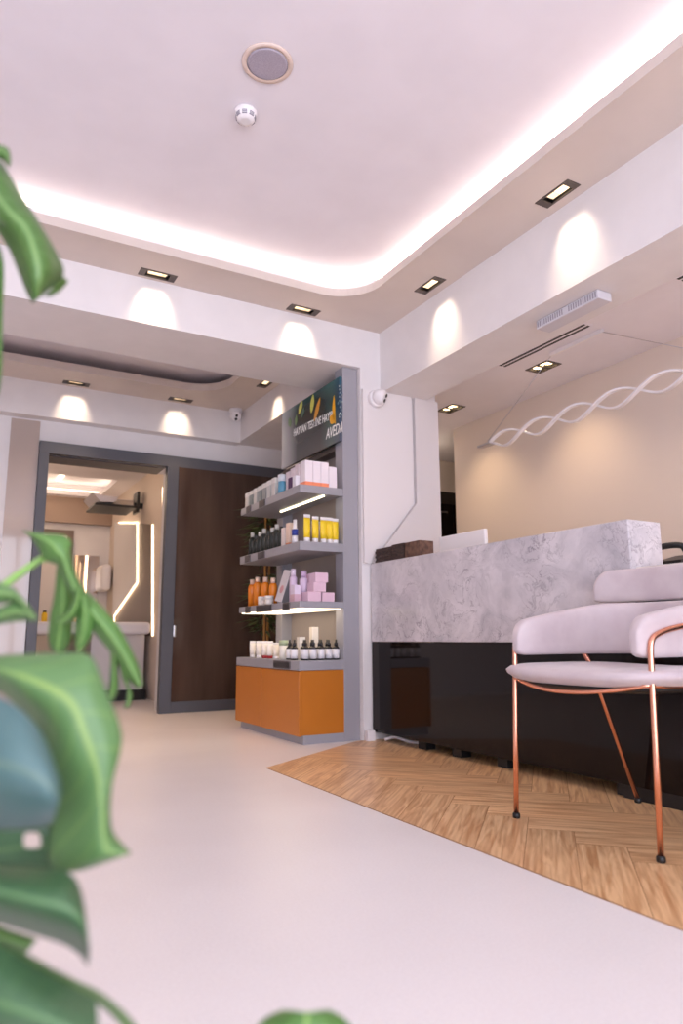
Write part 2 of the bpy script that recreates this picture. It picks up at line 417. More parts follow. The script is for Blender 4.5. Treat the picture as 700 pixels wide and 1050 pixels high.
# backlit panel on the right wall of that room
def onR(x, y, X=1.895): return AX(x, y, X)
poly = [onR(*p) for p in ((119,536),(141,536),(141,597),(117,632))]
pn = MB().prism([(p.y,p.z) for p in poly], 1.874, 1.887, 'X')
pt = thing('backlit_panel', (1.885, 8.6, 1.0), 'pale wall panel with glowing chamfered edge seen through the doorway', 'wall panel')
pn.build('panel_slab', PANEL, pt)  # the solid panel itself, a full slab without a frame
q = [onR(*p, 1.872) for p in ((122,536),(141,536),(141,597),(117,632),(116,655))]
MB().tube(q, .009, 6).build('led_edge', LEDW, pt)
q = [onR(*p) for p in ((142,536),(155,538),(155,652),(118,652),(118,634),(142,600))]
tag(MB().prism([(p.y,p.z) for p in q], 1.889, 1.899, 'X').build('taupe_panel', TAUPE), 'dark taupe panel between the two glowing edges beyond the doorway', 'wall panel')
q = [onR(156.5, 538), onR(156.5, 652)]
tag(MB().tube(q, .011, 6).build('led_strip', LEDW), 'vertical glowing strip right of the dark taupe panel', 'light strip')
q = [onR(167.5, 500), onR(167.5, 583)]
tag(MB().tube(q, .013, 6).build('led_strip', LEDW), 'bright vertical strip next to the sliding door post', 'light strip')
# paper towel / soap dispenser
p = AX(105, 596, 1.82)
dd = thing('towel_dispenser', (1.9, p.y, p.z), 'white rounded hand towel dispenser on the wall beyond the doorway', 'dispenser')
MB().box(1.74, 1.868, p.y-.35, p.y+.12, p.z-.14, p.z+.2, .05).build('body', WHITE, dd)
MB().box(1.78, 1.84, p.y+.18, p.y+.5, p.z-.16, p.z+.11, .03).build('side_cover', ALU, dd)
# monitor on wall arm
a0 = AX(142, 515, 1.9)
tv = thing('wall_monitor', (1.9, a0.y, a0.z), 'tilted monitor on a wall arm near the ceiling of the room beyond', 'monitor')
s0 = AY(95, 521, 8.0); s1 = AY(138, 525, 8.0)
scr = MB().box(s0.x-.02, s1.x-.03, 7.75, 8.3, s1.z, s1.z+.028, .008)
scr.build('screen', BLACK, tv)
m_ = MB().prism([(s0.x-.06,s0.z+.12),(s0.x+.03,s1.z+.034),(s1.x-.28,s1.z+.04),(s1.x-.24,s0.z+.09),(s1.x-.42,s0.z+.10)], 7.72, 8.28, 'Y')
m_.build('housing', ALU, tv)
MB().box(s1.x-.22, s1.x-.02, 7.95, 8.05, s1.z+.03, s1.z+.12, .01).build('arm', CHROME, tv)
MB().box(s1.x-.02, 1.9, 7.97, 8.03, s1.z+.04, s1.z+.10, .006).box(s1.x-.0, s1.x+.03, 7.9, 8.1, s1.z-.02, s1.z+.22, .004).build('bracket', BLACK, tv)
# treatment counter
tb = thing('wash_counter', (1.4, 8.6, 0), 'long white counter with grey drawers beyond the open doorway', 'counter')
MB().box(.2, 1.86, 7.25, 9.2, .64, .76, .03).build('worktop', WHITE, tb)
MB().box(1.32, 1.84, 7.4, 9.1, .1, .64).build('drawer_unit', PANELG, tb)
MB().box(1.30, 1.32, 7.45, 8.35, .14, .44).box(1.30, 1.32, 8.4, 9.05, .14, .44).build('drawer_front', GREYPANEL, tb)
MB().box(1.26, 1.86, 7.35, 9.15, 0, .1).build('plinth', BLACK, tb)
q0 = AY(45, 640, 8.3)
yb = thing('yellow_bottle', (q0.x, 8.3, .76), 'small yellow bottle standing on the white counter beyond the doorway', 'bottle')
MB().lathe([(.03,.76),(.03,.86),(.022,.88)], (q0.x,8.3,0), 12).build('bottle_body', mat('yellow', (238,196,40), .4), yb)
MB().lathe([(.018,.88),(.018,.9)], (q0.x,8.3,0), 12).build('cap', BLACK, yb)
mr = thing('wall_mirror', (1.4, 9.7, 1.2), 'mirror with a glowing edge on the far wall beyond the doorway', 'mirror')
a, b2 = AY(76, 569, 9.68), AY(98, 640, 9.68)
MB().box(a.x, b2.x, 9.675, 9.695, b2.z, a.z).build('glass', mat('mirror_glass', (180,165,155), .05, metal=1), mr)
MB().box((a.x+b2.x)/2-.012, (a.x+b2.x)/2+.012, 9.665, 9.674, b2.z, a.z).build('led_edge', LEDW, mr)
a, b2 = AY(42, 542, 9.68), AY(67, 690, 9.68)
struct('door_2', MB().box(a.x, b2.x, 9.665, 9.695, 0, a.z), TAUPE, label='brown door in the far wall of the room beyond')
struct('door_leaf', MB().box(a.x, b2.x-.08, 9.65, 9.664, 0, a.z-.08), OFFW, bpy.data.objects['door_2'])

# ------------------------------------------------------------------ ceiling fittings
def downlight(x, y, z, al, label, aim, power=9, down=4):
    e = thing('downlight', (x, y, z), label, 'downlight', 'black rectangular downlights')
    hx, hy = .1, .04
    def bx(mb, u0, u1, v0, v1, z0, z1):
        return mb.box(x+u0, x+u1, y+v0, y+v1, z0, z1) if al == 0 else mb.box(x+v0, x+v1, y+u0, y+u1, z0, z1)
    f = MB()
    bx(f, -hx, hx, -hy, -hy+.01, z-.004, z); bx(f, -hx, hx, hy-.01, hy, z-.004, z)
    bx(f, -hx, -hx+.035, -hy+.01, hy-.01, z-.004, z+.002); bx(f, hx-.035, hx, -hy+.01, hy-.01, z-.004, z+.002)
    f.build('bezel', BRONZE, e)
    g = MB()
    bx(g, -.092, .092, -.035, -.033, z, z+.075); bx(g, -.092, .092, .033, .035, z, z+.075)
    bx(g, -.092, -.09, -.033, .033, z, z+.075); bx(g, .09, .092, -.033, .033, z, z+.075); bx(g, -.092, .092, -.035, .035, z+.073, z+.075)
    g.build('housing', BLACK, e)
    r_ = MB()   # gimbal reflector
    bx(r_, -.055, .055, -.028, -.026, z+.01, z+.05); bx(r_, -.055, .055, .026, .028, z+.01, z+.05)
    bx(r_, -.055, -.05, -.026, .026, z+.01, z+.05); bx(r_, .05, .055, -.026, .026, z+.01, z+.05)
    r_.build('reflector', CHROME, e)
    bx(MB(), -.048, .048, -.024, .024, z+.05, z+.06).build('lamp', LAMP, e)
    L = bpy.data.lights.new('spot', 'SPOT'); L.energy = power*.62; L.color = (1, .80, .58); L.spot_size = math.radians(56); L.spot_blend = .85; L.shadow_soft_size = .03
    for sh in (-.035, .035):
        o = bpy.data.objects.new('spot', L); C.objects.link(o); o.location = (x+(sh if al == 0 else 0), y+(sh if al else 0), z-.008)
        o.rotation_euler = Vector((aim[0], aim[1], -1)).to_track_quat('-Z', 'Y').to_euler()
    L2 = L.copy(); L2.energy = down; L2.color = (1, .62, .33); L2.spot_size = math.radians(100); L2.spot_blend = 1
    o2 = bpy.data.objects.new('spot', L2); C.objects.link(o2); o2.location = (x, y, z-.008); o2.rotation_euler = Vector((-aim[0]*.9, -aim[1]*.9, -1)).to_track_quat('-Z', 'Y').to_euler()
SP = 10
downlight(.903, 3.678, 2.575, 0, 'black downlight over the cross beam, behind the plant side of the ceiling', (0,.36), SP)
downlight(1.797, 3.678, 2.575, 0, 'black downlight over the cross beam, next to the rounded ceiling corner', (0,.36), SP)
downlight(2.293, 3.055, 2.575, 1, 'black downlight beside the right beam, nearer the pillar', (.36,0), SP)
downlight(2.293, 2.083, 2.575, 1, 'largest looking black downlight, beside the right beam near the top right', (.36,0), SP)
downlight(2.293, 1.10, 2.575, 1, 'black downlight beside the right beam above the armchair, beyond the picture edge', (.36,0), SP)
downlight(.0, 3.678, 2.575, 0, 'black downlight over the cross beam hidden by the plant', (0,.36), SP)
downlight(.806, 5.76, 2.605, 0, 'black downlight in the rear ceiling above the open doorway', (0,.42), SP, 26)
downlight(1.652, 5.76, 2.605, 0, 'black downlight in the rear ceiling above the sliding door post', (0,.42), SP, 26)
downlight(2.13, 5.045, 2.605, 1, 'black downlight in the rear ceiling just left of the lit sign', (.36,0), SP, 26)
downlight(-.05, 5.76, 2.605, 0, 'black downlight in the rear ceiling beyond the left picture edge', (0,.42), SP, 26)
def twin(x, y, label, power=21):
    z = 2.35
    e = thing('twin_downlight', (x, y, z), label, 'downlight', 'twin downlights over the reception')
    f = MB().box(x-.065, x-.05, y-.1, y+.1, z-.004, z).box(x+.05, x+.065, y-.1, y+.1, z-.004, z)
    f.box(x-.05, x+.05, y-.1, y-.08, z-.004, z).box(x-.05, x+.05, y+.08, y+.1, z-.004, z).box(x-.05, x+.05, y-.012, y+.012, z-.004, z)
    f.build('bezel', BRONZE, e)
    g = MB().box(x-.055, x+.055, y-.09, y+.09, z+.058, z+.06)
    g.box(x-.055, x-.053, y-.09, y+.09, z, z+.058).box(x+.053, x+.055, y-.09, y+.09, z, z+.058).box(x-.053, x+.053, y-.09, y-.088, z, z+.058).box(x-.053, x+.053, y+.088, y+.09, z, z+.058)
    g.build('housing', BLACK, e)
    for s in (-.045, .045):
        MB().lathe([(.036,z+.012),(.036,z+.03)], (x,y+s,0), 20).build('lamp', LAMP, e)
    L = bpy.data.lights.new('spot', 'SPOT'); L.energy = power; L.color = (1, .72, .44); L.spot_size = math.radians(105); L.spot_blend = 1; L.shadow_soft_size = .03
    o = bpy.data.objects.new('spot', L); C.objects.link(o); o.location = (x, y, z-.01)
    o.rotation_euler = Vector((.12, 0, -1)).to_track_quat('-Z', 'Y').to_euler()
twin(3.345, 3.25, 'black twin downlight above the wavy pendant')
twin(3.352, 4.24, 'black twin downlight near the pillar above the passage')
twin(3.345, 2.02, 'black twin downlight cut by the right picture edge')
twin(3.345, .9, 'black twin downlight over the desk beyond the right picture edge')
def slots(x0, x1, y0, y1, label):
    z = 2.35
    e = thing('slot_diffuser', ((x0+x1)/2, (y0+y1)/2, z), label, 'air vent', 'ceiling slot diffusers')
    f = MB().box(x0-.012, x1+.012, y0-.012, y1+.012, z-.003, z); f.build('vent_frame', CEIL_LIT, e)
    w = (x1-x0)/5
    for k in range(3): MB().box(x0+2*k*w, x0+(2*k+1)*w, y0, y1, z-.0045, z-.003).build('slot', BLACK, e)
slots(3.03, 3.12, 2.655, 3.365, 'three slot black air diffuser in the ceiling behind the right beam')
slots(3.03, 3.12, 1.34, 2.06, 'three slot air diffuser cut off by the right picture edge')
# slotted unit under the right beam
e = thing('slotted_ceiling_unit', (2.55, 2.27, 2.163), 'white rectangular slotted box fixed under the right beam', 'ceiling unit')
MB().box(2.505, 2.595, 2.075, 2.465, 2.118, 2.161, .004).build('housing', mat('unit_white', (205,203,210), .5), e)
for i0 in (0, 14):
    g = MB()
    for i in range(i0, i0+12):
        y = 2.087+i*.0145; g.box(2.5035, 2.5052, y, y+.006, 2.126, 2.154)
    g.build('grille', GREYP, e)
# speaker and smoke detector
e = thing('ceiling_speaker', (.921,2.205,2.75), 'round recessed ceiling speaker with grey grille and cream rim', 'speaker')
MB().lathe([(.074,2.749),(.074,2.745),(.096,2.743),(.098,2.749)], (.921,2.205,0), 40).build('rim', mat('cream_rim', (226,206,194), .5), e)
MB().lathe([(.078,2.744),(.07,2.741)], (.921,2.205,0), 40).build('grille', noisy(mat('grille_grey', (168,160,172), .7), (160,152,166), (178,170,182), 400, 1), e)
e = thing('smoke_detector', (.943,2.482,2.75), 'small white dome smoke detector on the ceiling', 'smoke detector')
MB().lathe([(.046,2.749),(.046,2.738),(.042,2.732),(.040,2.718),(.033,2.706),(.018,2.702)], (.943,2.482,0), 32).build('body', WHITE, e)
g = MB()
for k in range(8):
    a = k*PI/4+.3
    for dz in (0,.006,.012):
        m_ = Matrix.Translation((.943,2.482,2.714+dz)) @ Matrix.Rotation(a, 4, 'Z')
        g.box(.0345+dz*.32, .0405+dz*.12, -.010, .010, -.0018, .0018, mtx=m_)
g.build('vent_slots', GREYP, e)
# security cameras
def cctv(base, d, label, wall):
    e = thing('security_camera', base, label, 'camera', 'white turret cameras')
    base = Vector(base); d = Vector(d).normalized(); wn = Vector(wall)
    R = wn.to_track_quat('Z', 'Y').to_matrix()
    MB().lathe([(.058,0),(.058,.022),(.05,.035)], base, 28, mtx=R).build('ceiling_mount' if wall[2] else 'wall_mount', WHITE, e)
    c = base+wn*.058
    s = MB(); prof = [(.002,-.05)]+[(.05*math.sin(a), -.05*math.cos(a)) for a in [i*PI/12 for i in range(1,10)]]+[(.03,.036),(.002,.036)]
    R2_ = d.to_track_quat('Z', 'X').to_matrix()
    s.lathe(prof, c, 28, mtx=R2_).build('ball', WHITE, e)
    for oy in (-.017, .017):
        MB().lathe([(.012,.03),(.012,.041)], c+R2_@Vector((oy,0,0)), 14, mtx=R2_).build('lens', BLACK, e)
cctv((2.335,YP-.026,2.105), (.75,-.8,-.45), 'white security camera on the pillar under the beam', (0,-1,0))
cctv((2.16,5.785,2.605), (-.1,-.9,-.75), 'white security camera in the rear ceiling corner above the sliding door', (0,0,-1))

# ------------------------------------------------------------------ pendant
e = thing('wave_pendant', (3.216,2.85,2.35), 'white twisting wave pendant light hung on cables above the counter', 'pendant light')
MB().box(3.205, 3.227, 2.65, 3.055, 2.325, 2.3495, .003).build('canopy', WHITE, e)
for s in (0, 1):
    q = []; N = 150
    for i in range(N+1):
        y = 3.63-i*(1.62/N); ph = PI*(3.63-y)/.301 + s*PI
        q.append((3.216+.02*math.cos(ph), y, 1.91-.05*math.sin(ph)))
    R = []
    for i, p in enumerate(q):
        t = (Vector(q[min(i+1,N)])-Vector(q[max(i-1,0)])).normalized(); sd = Vector((1,0,0)); up = sd.cross(t).normalized()
        R.append([Vector(p)+sd*a+up*b for a, b in ((-.013,-.006),(.013,-.006),(.013,.006),(-.013,.006))])
    MB().loft(R, smooth=False).build('wave_strand', WHITE, e)
MB().box(3.19, 3.242, 3.625, 3.76, 1.9, 1.915, .003).build('end_cap', ALU, e); MB().box(3.19, 3.242, 1.9, 2.015, 1.9, 1.915, .003).build('end_cap', ALU, e)
MB().tube([(3.216,3.055,2.33),(3.216,3.67,1.935)], .0022, 6).tube([(3.216,3.67,1.935),(3.216,3.67,1.912)], .006, 8).build('cable', ALU, e)
MB().tube([(3.216,2.65,2.33),(3.216,1.96,1.935)], .0022, 6).tube([(3.216,1.96,1.935),(3.216,1.96,1.912)], .006, 8).build('cable', ALU, e)

# ------------------------------------------------------------------ reception counter
CX = 2.29
e = thing('reception_counter', (CX,2.8,0), 'reception counter with veined marble top block and glossy black base', 'counter')
MB().box(CX, 2.482, 1.836, YP-.015, .573, 1.045, .004).build('marble_block', MARBLE, e)
MB().box(CX+.004, CX+.03, .55, YP-.015, .052, .571).box(CX+.004, CX+.03, .55, 1.83, .571, .83).build('front_panel', BLACKG, e)
MB().box(CX+.03, CX+.06, .55, 2.0, .002, .83).box(CX+.005, CX+.03, .55, 1.95, .003, .052).build('plinth', BLACK, e)
MB().box(CX+.03, 3.0, .55, YP-.015, .83, .86, .002).build('desk_top', OFFW, e)
MB().box(2.75, 2.78, .6, YP-.02, .003, .83).build('back_panel', mat('dark_inner', (60,48,42), .6), e)
for y in (3.3, 3.0, 2.66):
    MB().box(CX+.045, CX+.11, y-.035, y+.035, .003, .052).build('foot', BLACK, e)
# small white block and cable under it
tag(MB().box(CX-.055, CX-.004, YP-.055, YP-.018, .003, .062, .004).build('cable_box', WHITE), 'small white box on the floor at the pillar foot', 'box')
q = [(2.33,3.66,.012),(2.36,3.6,.03),(2.40,3.53,.012),(2.42,3.45,.012),(2.38,3.38,.012)]
tag(MB().tube(catmull([Vector(p) for p in q], 6), .009, 8).build('cable', WHITE), 'white cable lying in the gap under the counter by the pillar', 'cable')
# carved blocks on the counter
DARKW = noisy(mat('dark_wood', (66,46,40), .7), (36,25,23), (74,52,44), 40, 4, (1,1,3), bump=.6)
MIDW = noisy(mat('mid_wood', (96,68,56), .7), (76,52,42), (118,86,70), 30, 4, bump=.4)
def block(y0, y1, label, m, ridged, x0=2.303, x1=2.40, z1=.085):
    z = 1.0455; mb = MB(); nr = 6
    for k in range(nr):
        d = .004*(k % 2) if ridged else 0
        mb.box(x0+d, x1-d, y0+d*.6, y1-d*.6, z+z1*k/nr, z+z1*(k+1)/nr)
    tag(mb.build('wooden_block', m), label, 'wooden block', 'dark wooden blocks on the counter')
block(3.52, 3.70, 'dark ridged wooden block on the marble counter, farthest and beside the pillar', DARKW, True)
block(3.385, 3.515, 'dark smooth wooden block on the marble counter, in the middle of the three', DARKW, False, z1=.09)
block(3.235, 3.375, 'lighter brown wooden block on the marble counter, nearest of the three', MIDW, False, z1=.087)
# white monitor, desk phone
e = thing('desk_monitor', (2.62,3.235,.86), 'white backed desk monitor rising just above the marble counter', 'monitor')
MB().box(2.6, 2.625, 3.03, 3.445, .93, 1.192, .006).build('casing', WHITE, e)
MB().box(2.626, 2.63, 3.05, 3.425, .95, 1.175).build('screen', BLACK, e)
MB().box(2.63, 2.66, 3.2, 3.27, .87, 1.05, .004).box(2.58, 2.72, 3.13, 3.34, .861, .873, .004).build('stand', ALU, e)
e = thing('desk_phone', (2.66,1.89,.86), 'black desk telephone behind the near end of the marble counter', 'telephone')
MB().prism([(2.57,.862),(2.72,.862),(2.72,.935),(2.57,.90)], 1.82, 1.95, 'Y').build('phone_base', BLACK, e)
MB().tube(catmull([Vector(p) for p in ((2.58,1.965,.925),(2.585,1.95,.955),(2.6,1.90,.965),(2.62,1.85,.962),(2.63,1.835,.935))], 5), .013, 10).build('handset', BLACK, e)
MB().tube(catmull([Vector(p) for p in ((2.57,1.96,.93),(2.55,1.975,.90),(2.56,1.965,.868))], 5), .006, 8).build('handset_cord', BLACK, e)

# passage cabinet
e = thing('passage_cabinet', (4.1,5.4,0), 'dark glass fronted cabinet in the passage behind the pillar', 'cabinet')
MB().box(3.5, 4.75, 5.25, 5.6, 0, 1.94).build('carcass', mat('cab_dark', (44,36,30), .4), e)
MB().box(3.52, 4.12, 5.235, 5.25, .05, 1.82).box(4.14, 4.73, 5.235, 5.25, .05, 1.82).build('glass_door', BLACKG, e)
a = AY(455.5, 525, 5.22)
MB().box(a.x-.035, a.x+.035, 5.215, 5.234, a.z-.008, a.z+.008, .003).build('handle', CHROME, e)

# ------------------------------------------------------------------ armchair
def armchair():
    e = thing('armchair', (2.0,1.645,.003), 'pale pink velvet armchair with copper legs in front of the counter', 'armchair')
    cy = 1.645; hw = .243
    # plan path of the wrap-around band
    path = [(1.735,cy+hw)]
    for i in range(1, 9): path.append((1.735+.05*(i/8)**2, cy+hw))
    for i in range(1, 9): path.append((1.785+i*(2.03-1.785)/8, cy+hw))
    for i in range(1, 9):
        a = PI/2*(1-i/8); path.append((2.03+.2*math.cos(a), cy+hw-.2+.2*math.sin(a)))
    half = [Vector((x,y,0)) for x, y in path]
    full = half + [Vector((p.x, 2*cy-p.y, 0)) for p in reversed(half)]
    L = [0]
    for a, b in zip(full, full[1:]): L.append(L[-1]+(b-a).length)
    T = L[-1]; rings = []
    def section(c, nrm, z0, z1, th, n=24, p=.45):
        out = []
        for k in range(n):
            a = 2*PI*k/n; cs, sn = math.cos(a), math.sin(a)
            u = math.copysign(abs(cs)**p, cs)*th/2; v = math.copysign(abs(sn)**p, sn)*(z1-z0)/2
            out.append(c+nrm*u+Vector((0,0,(z0+z1)/2+v)))
        return out
    for i, p in enumerate(full):
        t = (full[min(i+1,len(full)-1)]-full[max(i-1,0)]).normalized(); nrm = Vector((t.y,-t.x,0))
        s = min(L[i], T-L[i])
        k = min(1, s/.05); k = math.sqrt(max(0, 1-(1-k)**2))
        zt = .645+.075*min(1, s/.42)**.8; zb = .537
        top = zb+.055+(zt-zb-.055)*(.05+.95*k); bot = zb+.018*(1-k)
        rings.append(section(p, nrm, bot, top, .052*(.35+.65*k)))
    MB().loft(rings).build('arm_band', VELVET, e)
    # upper back cushion
    P = []
    for i in range(61):
        u = math.sin(PI/2*(-1+2*i/60)); P.append(Vector((2.262-.055*abs(u)**3, cy+.30*u, 0)))
    rings = []
    for i, p in enumerate(P):
        t = (P[min(i+1,60)]-P[max(i-1,0)]).normalized(); nrm = Vector((t.y,-t.x,0)); s = .30*(1-abs(math.sin(PI/2*(-1+2*i/60))))
        k = min(1, (s+.003)/.065); k = math.sqrt(max(0, 1-(1-k)**2))
        rings.append(section(p, nrm, .724+.012*(1-k), .765+.083*k, .05*(.4+.6*k)))
    MB().loft(rings).build('back_cushion', VELVET, e)
    # seat
    s_ = MB(); rings = []; n = 48
    for sc_, z in ((.02,.497),(.4,.500),(.7,.501),(.88,.499),(.96,.493),(1.0,.482),(.985,.470),(.93,.456),(.8,.445),(.5,.438),(.02,.436)):
        ring = []
        for k in range(n):
            a = 2*PI*k/n; cs, sn = math.cos(a), math.sin(a); p = .48
            x = math.copysign(abs(cs)**p, cs)*.292; y = math.copysign(abs(sn)**p, sn)*.338
            dz = .010*(abs(y)/.338)**2
            ring.append(Vector((1.975+x*sc_, cy+y*sc_, z+dz*sc_)))
        rings.append(ring)
    s_.loft(rings); s_.build('seat', VELVET, e)
    rings = []
    for sc_, z in ((.9,.450),(.88,.441),(.7,.431),(.02,.428)):
        rings.append([Vector((1.975+math.copysign(abs(math.cos(2*PI*k/n))**.62, math.cos(2*PI*k/n))*.285*sc_, cy+math.copysign(abs(math.sin(2*PI*k/n))**.62, math.sin(2*PI*k/n))*.318*sc_, z)) for k in range(n)])
    MB().loft(rings).build('seat_base', BLACK, e)
    r = .0087
    for sg in (1, -1):
        yy = cy+sg*.277; yo = cy+sg*(hw+.024+r)
        q = [Vector(p) for p in ((1.738,yy+sg*.0,.016),(1.752,cy+sg*.277,.30),(1.762,yo,.52),(1.765,yo,.565),(1.773,yo,.588),(1.793,yo,.602),(1.85,yo,.618),(1.97,yo,.635),(2.05,yo-.004*sg,.64))]
        lg = MB().tube([q[0]]+catmull(q[1:], 5), r, 12).build('leg', COPPER, e)
        MB().lathe([(.011,.003),(.0125,.006),(.0125,.016),(.010,.02)], (1.738,yy,0), 14).build('foot_cap', BLACK, lg)
        yr = cy+sg*.222
        q = [Vector(p) for p in ((2.272,yr,.016),(2.10,cy+sg*.248,.50),(2.075,cy+sg*.264,.56),(2.05,cy+sg*.279,.615))]
        lg = MB().tube([q[0]]+catmull(q[1:], 4), r, 12).build('leg', COPPER, e)
        MB().lathe([(.011,.003),(.0125,.006),(.0125,.016),(.010,.02)], (2.272,yr,0), 14).build('foot_cap', BLACK, lg)
    # seat rail
    q = []
    for i in range(33):
        u = -1+2*i/32
        q.append(Vector((1.752-.055*(1-u*u), cy+.268*u, .462-.03*(1-u*u))))
    q = [Vector((2.1,cy-.24,.445)), Vector((1.9,cy-.28,.452))]+q+[Vector((1.9,cy+.28,.452)), Vector((2.1,cy+.24,.445))]
    MB().tube(catmull(q, 2), .006, 8).build('seat_rail', COPPER, e)
armchair()

# ------------------------------------------------------------------ product shelf unit
SX0, SX1, PX1 = 1.831, 2.128, 2.234
SY0, SY1 = 3.785, 4.785
e = thing('display_shelf', (2.03,4.28,0), 'grey product display unit with ochre doors against the pillar', 'display shelf')
MB().box(PX1-.106, PX1, SY0, SY0+.1, .0, 2.308, .002).build('post', GREYM, e)
MB().box(PX1-.106, PX1, SY1-.1, SY1, .0, 1.80, .002).build('post', GREYM, e)
MB().box(PX1-.03, PX1-.012, SY0+.1, SY1-.1, .45, 1.80).build('back_panel', GREYPANEL, e)
MB().box(PX1-.106, PX1, SY0+.1, SY1-.1, 1.775, 1.81, .001).build('cross_rail', BRONZE, e)
MB().box(1.86, PX1-.106, SY0+.001, SY1-.03, 0, .05).build('plinth', GREYM, e)
MB().box(SX0+.02, PX1-.106, SY0+.003, SY1-.003, .05, .41).build('carcass', ORANGE, e)
MB().box(SX0, SX0+.019, SY0+.0, SY0+.553, .046, .408, .002).build('door', ORANGE, e)
MB().box(SX0, SX0+.019, SY0+.559, SY1, .046, .408, .002).build('door', ORANGE, e)
MB().box(SX0-.0, PX1-.106, SY0, SY1, .412, .468, .002).build('worktop', GREYM, e)
def shelf(z0, z1, name='shelf'):
    return MB().box(SX0, PX1-.107, SY0, SY1-.03, z0, z1, .002).build(name, GREYM, e)
shelf(.772, .811); shelf(1.112, 1.165)
s1_ = shelf(1.462, 1.51)
s3_ = bpy.data.objects['shelf']
MB().box(2.0, 2.014, SY0+.03, 4.45, 1.455, 1.4615).build('led_bar', SHELFLED, s1_)
MB().box(SX0+.01, SX1-.01, SY0+.02, SY1-.06, .764, .7715).build('light_panel', emit('shelf_light_panel', (255,232,200), 2.4), s3_)
# lit sign
SGX = 2.106
def sign():
    g = thing('product_sign', (SGX,4.27,2.03), 'dark teal advertising sign with petals and white lettering on top of the display unit', 'sign')
    y0, y1, z0, z1 = SY0+.102, SY1-.1, 1.815, 2.24
    y0, y1 = SY0+.002, 4.665
    m = mat('sign_print', (30,44,48), .12)
    t, n, l, b = nt(m)
    tc = n.new('ShaderNodeTexCoord'); gm = n.new('ShaderNodeSeparateXYZ'); l.new(tc.outputs['Generated'], gm.inputs[0])
    cr = n.new('ShaderNodeValToRGB')
    for p, c in ((0,(24,72,110)),(.12,(30,56,78)),(.3,(44,40,38)),(.7,(42,46,44)),(1,(52,96,92))):
        el = cr.color_ramp.elements[0] if p == 0 else cr.color_ramp.elements[1] if p == 1 else cr.color_ramp.elements.new(p)
        el.color = rgb(*c)
    l.new(gm.outputs['Y'], cr.inputs['Fac'])
    c2 = n.new('ShaderNodeValToRGB'); c2.color_ramp.elements[0].color = rgb(120,112,106); c2.color_ramp.elements[1].color = rgb(50,110,108)
    c2.color_ramp.elements.new(.4).color = rgb(60,62,62); c2.color_ramp.elements.new(.75).color = rgb(40,46,46)
    l.new(gm.outputs['Z'], c2.inputs['Fac'])
    mx = n.new('ShaderNodeMix'); mx.data_type = 'RGBA'; mx.inputs[0].default_value = .45
    l.new(cr.outputs['Color'], mx.inputs[6]); l.new(c2.outputs['Color'], mx.inputs[7]); l.new(mx.outputs[2], b.inputs['Base Color'])
    MB().box(SGX, SGX+.02, y0, y1, z0, z1, .002).build('board', m, g)
    def petal(px, py, ln, w, ang, col, nm='petal', curve=0):
        c = AX(px, py, SGX-.001); mb = MB(); P = []
        N = 12
        for side in (1, -1):
            for i in range(N+1):
                u = i/N if side == 1 else 1-i/N
                P.append(((u-.5)*ln, side*w*math.sin(PI*u)**.8/2+curve*math.sin(PI*u)))
        P = [p for i, p in enumerate(P) if i == 0 or (abs(p[0]-P[i-1][0])+abs(p[1]-P[i-1][1])) > 1e-6][:-1]
        ca, sa = math.cos(ang), math.sin(ang)
        poly = [(c.y-(a*ca-b_*sa), c.z+(a*sa+b_*ca)) for a, b_ in P]
        mb.prism(poly, SGX-.0022, SGX-.0006, 'X'); o = mb.build(nm, mat(nm, col, .4), g); return o
    petal(308, 418, .10, .05, 1.0, (196,196,92)); petal(320, 414, .13, .055, 1.35, (205,205,96)); petal(325, 420, .17, .05, 1.0, (214,150,50))
    petal(297, 433, .08, .05, 1.9, (96,128,78)); petal(303.5, 431, .08, .04, 1.4, (104,134,76))
    petal(310.5, 423, .08, .04, 1.0, (60,92,80))
    petal(343, 420, .20, .035, 1.65, (240,176,24), curve=.012); petal(340.5, 430, .085, .06, 2.4, (246,176,20))
    for i in range(26):
        px, py = random.uniform(346,351), random.uniform(392,436)
        petal(px, py, .012, .012, 0, random.choice(((200,216,214),(120,150,150),(30,80,120))), 'fleck')
    def text(s, px0, py0, px1, py1, size, shear=.0):
        cu = bpy.data.curves.new('lettering', 'FONT'); cu.body = s; cu.size = 1; cu.extrude = .004; cu.offset = .006; cu.shear = shear
        ob = bpy.data.objects.new('tmp', cu); C.objects.link(ob)
        me = bpy.data.meshes.new_from_object(ob.evaluated_get(bpy.context.evaluated_depsgraph_get()))
        bpy.data.objects.remove(ob)
        xs = [v.co.x for v in me.vertices]; w = max(xs)-min(xs); x0 = min(xs)
        A_ = AX(px0, py0, SGX-.001); B_ = AX(px1, py1, SGX-.001)
        sx = (A_.y-B_.y)/w
        for v in me.vertices:
            x, y, z = v.co
            v.co = (SGX-.001-z*.2, A_.y-(x-x0)*sx, A_.z+(B_.z-A_.z)*((x-x0)/w)+y*size)
        me.materials.append(mat('sign_white', (240,240,236), .4))
        o = bpy.data.objects.new('lettering', me); C.objects.link(o); o.parent = g; o.matrix_parent_inverse = Matrix.Translation(-WLOC[g.name])
        o['label'] = 'white lettering'
    text('HAYVAN TESTİNE HAYIR', 301, 447.5, 341, 429.0, .078, .1)
    text('AVEDA', 334, 450.5, 351.2, 442.5, .098, .25)
sign()

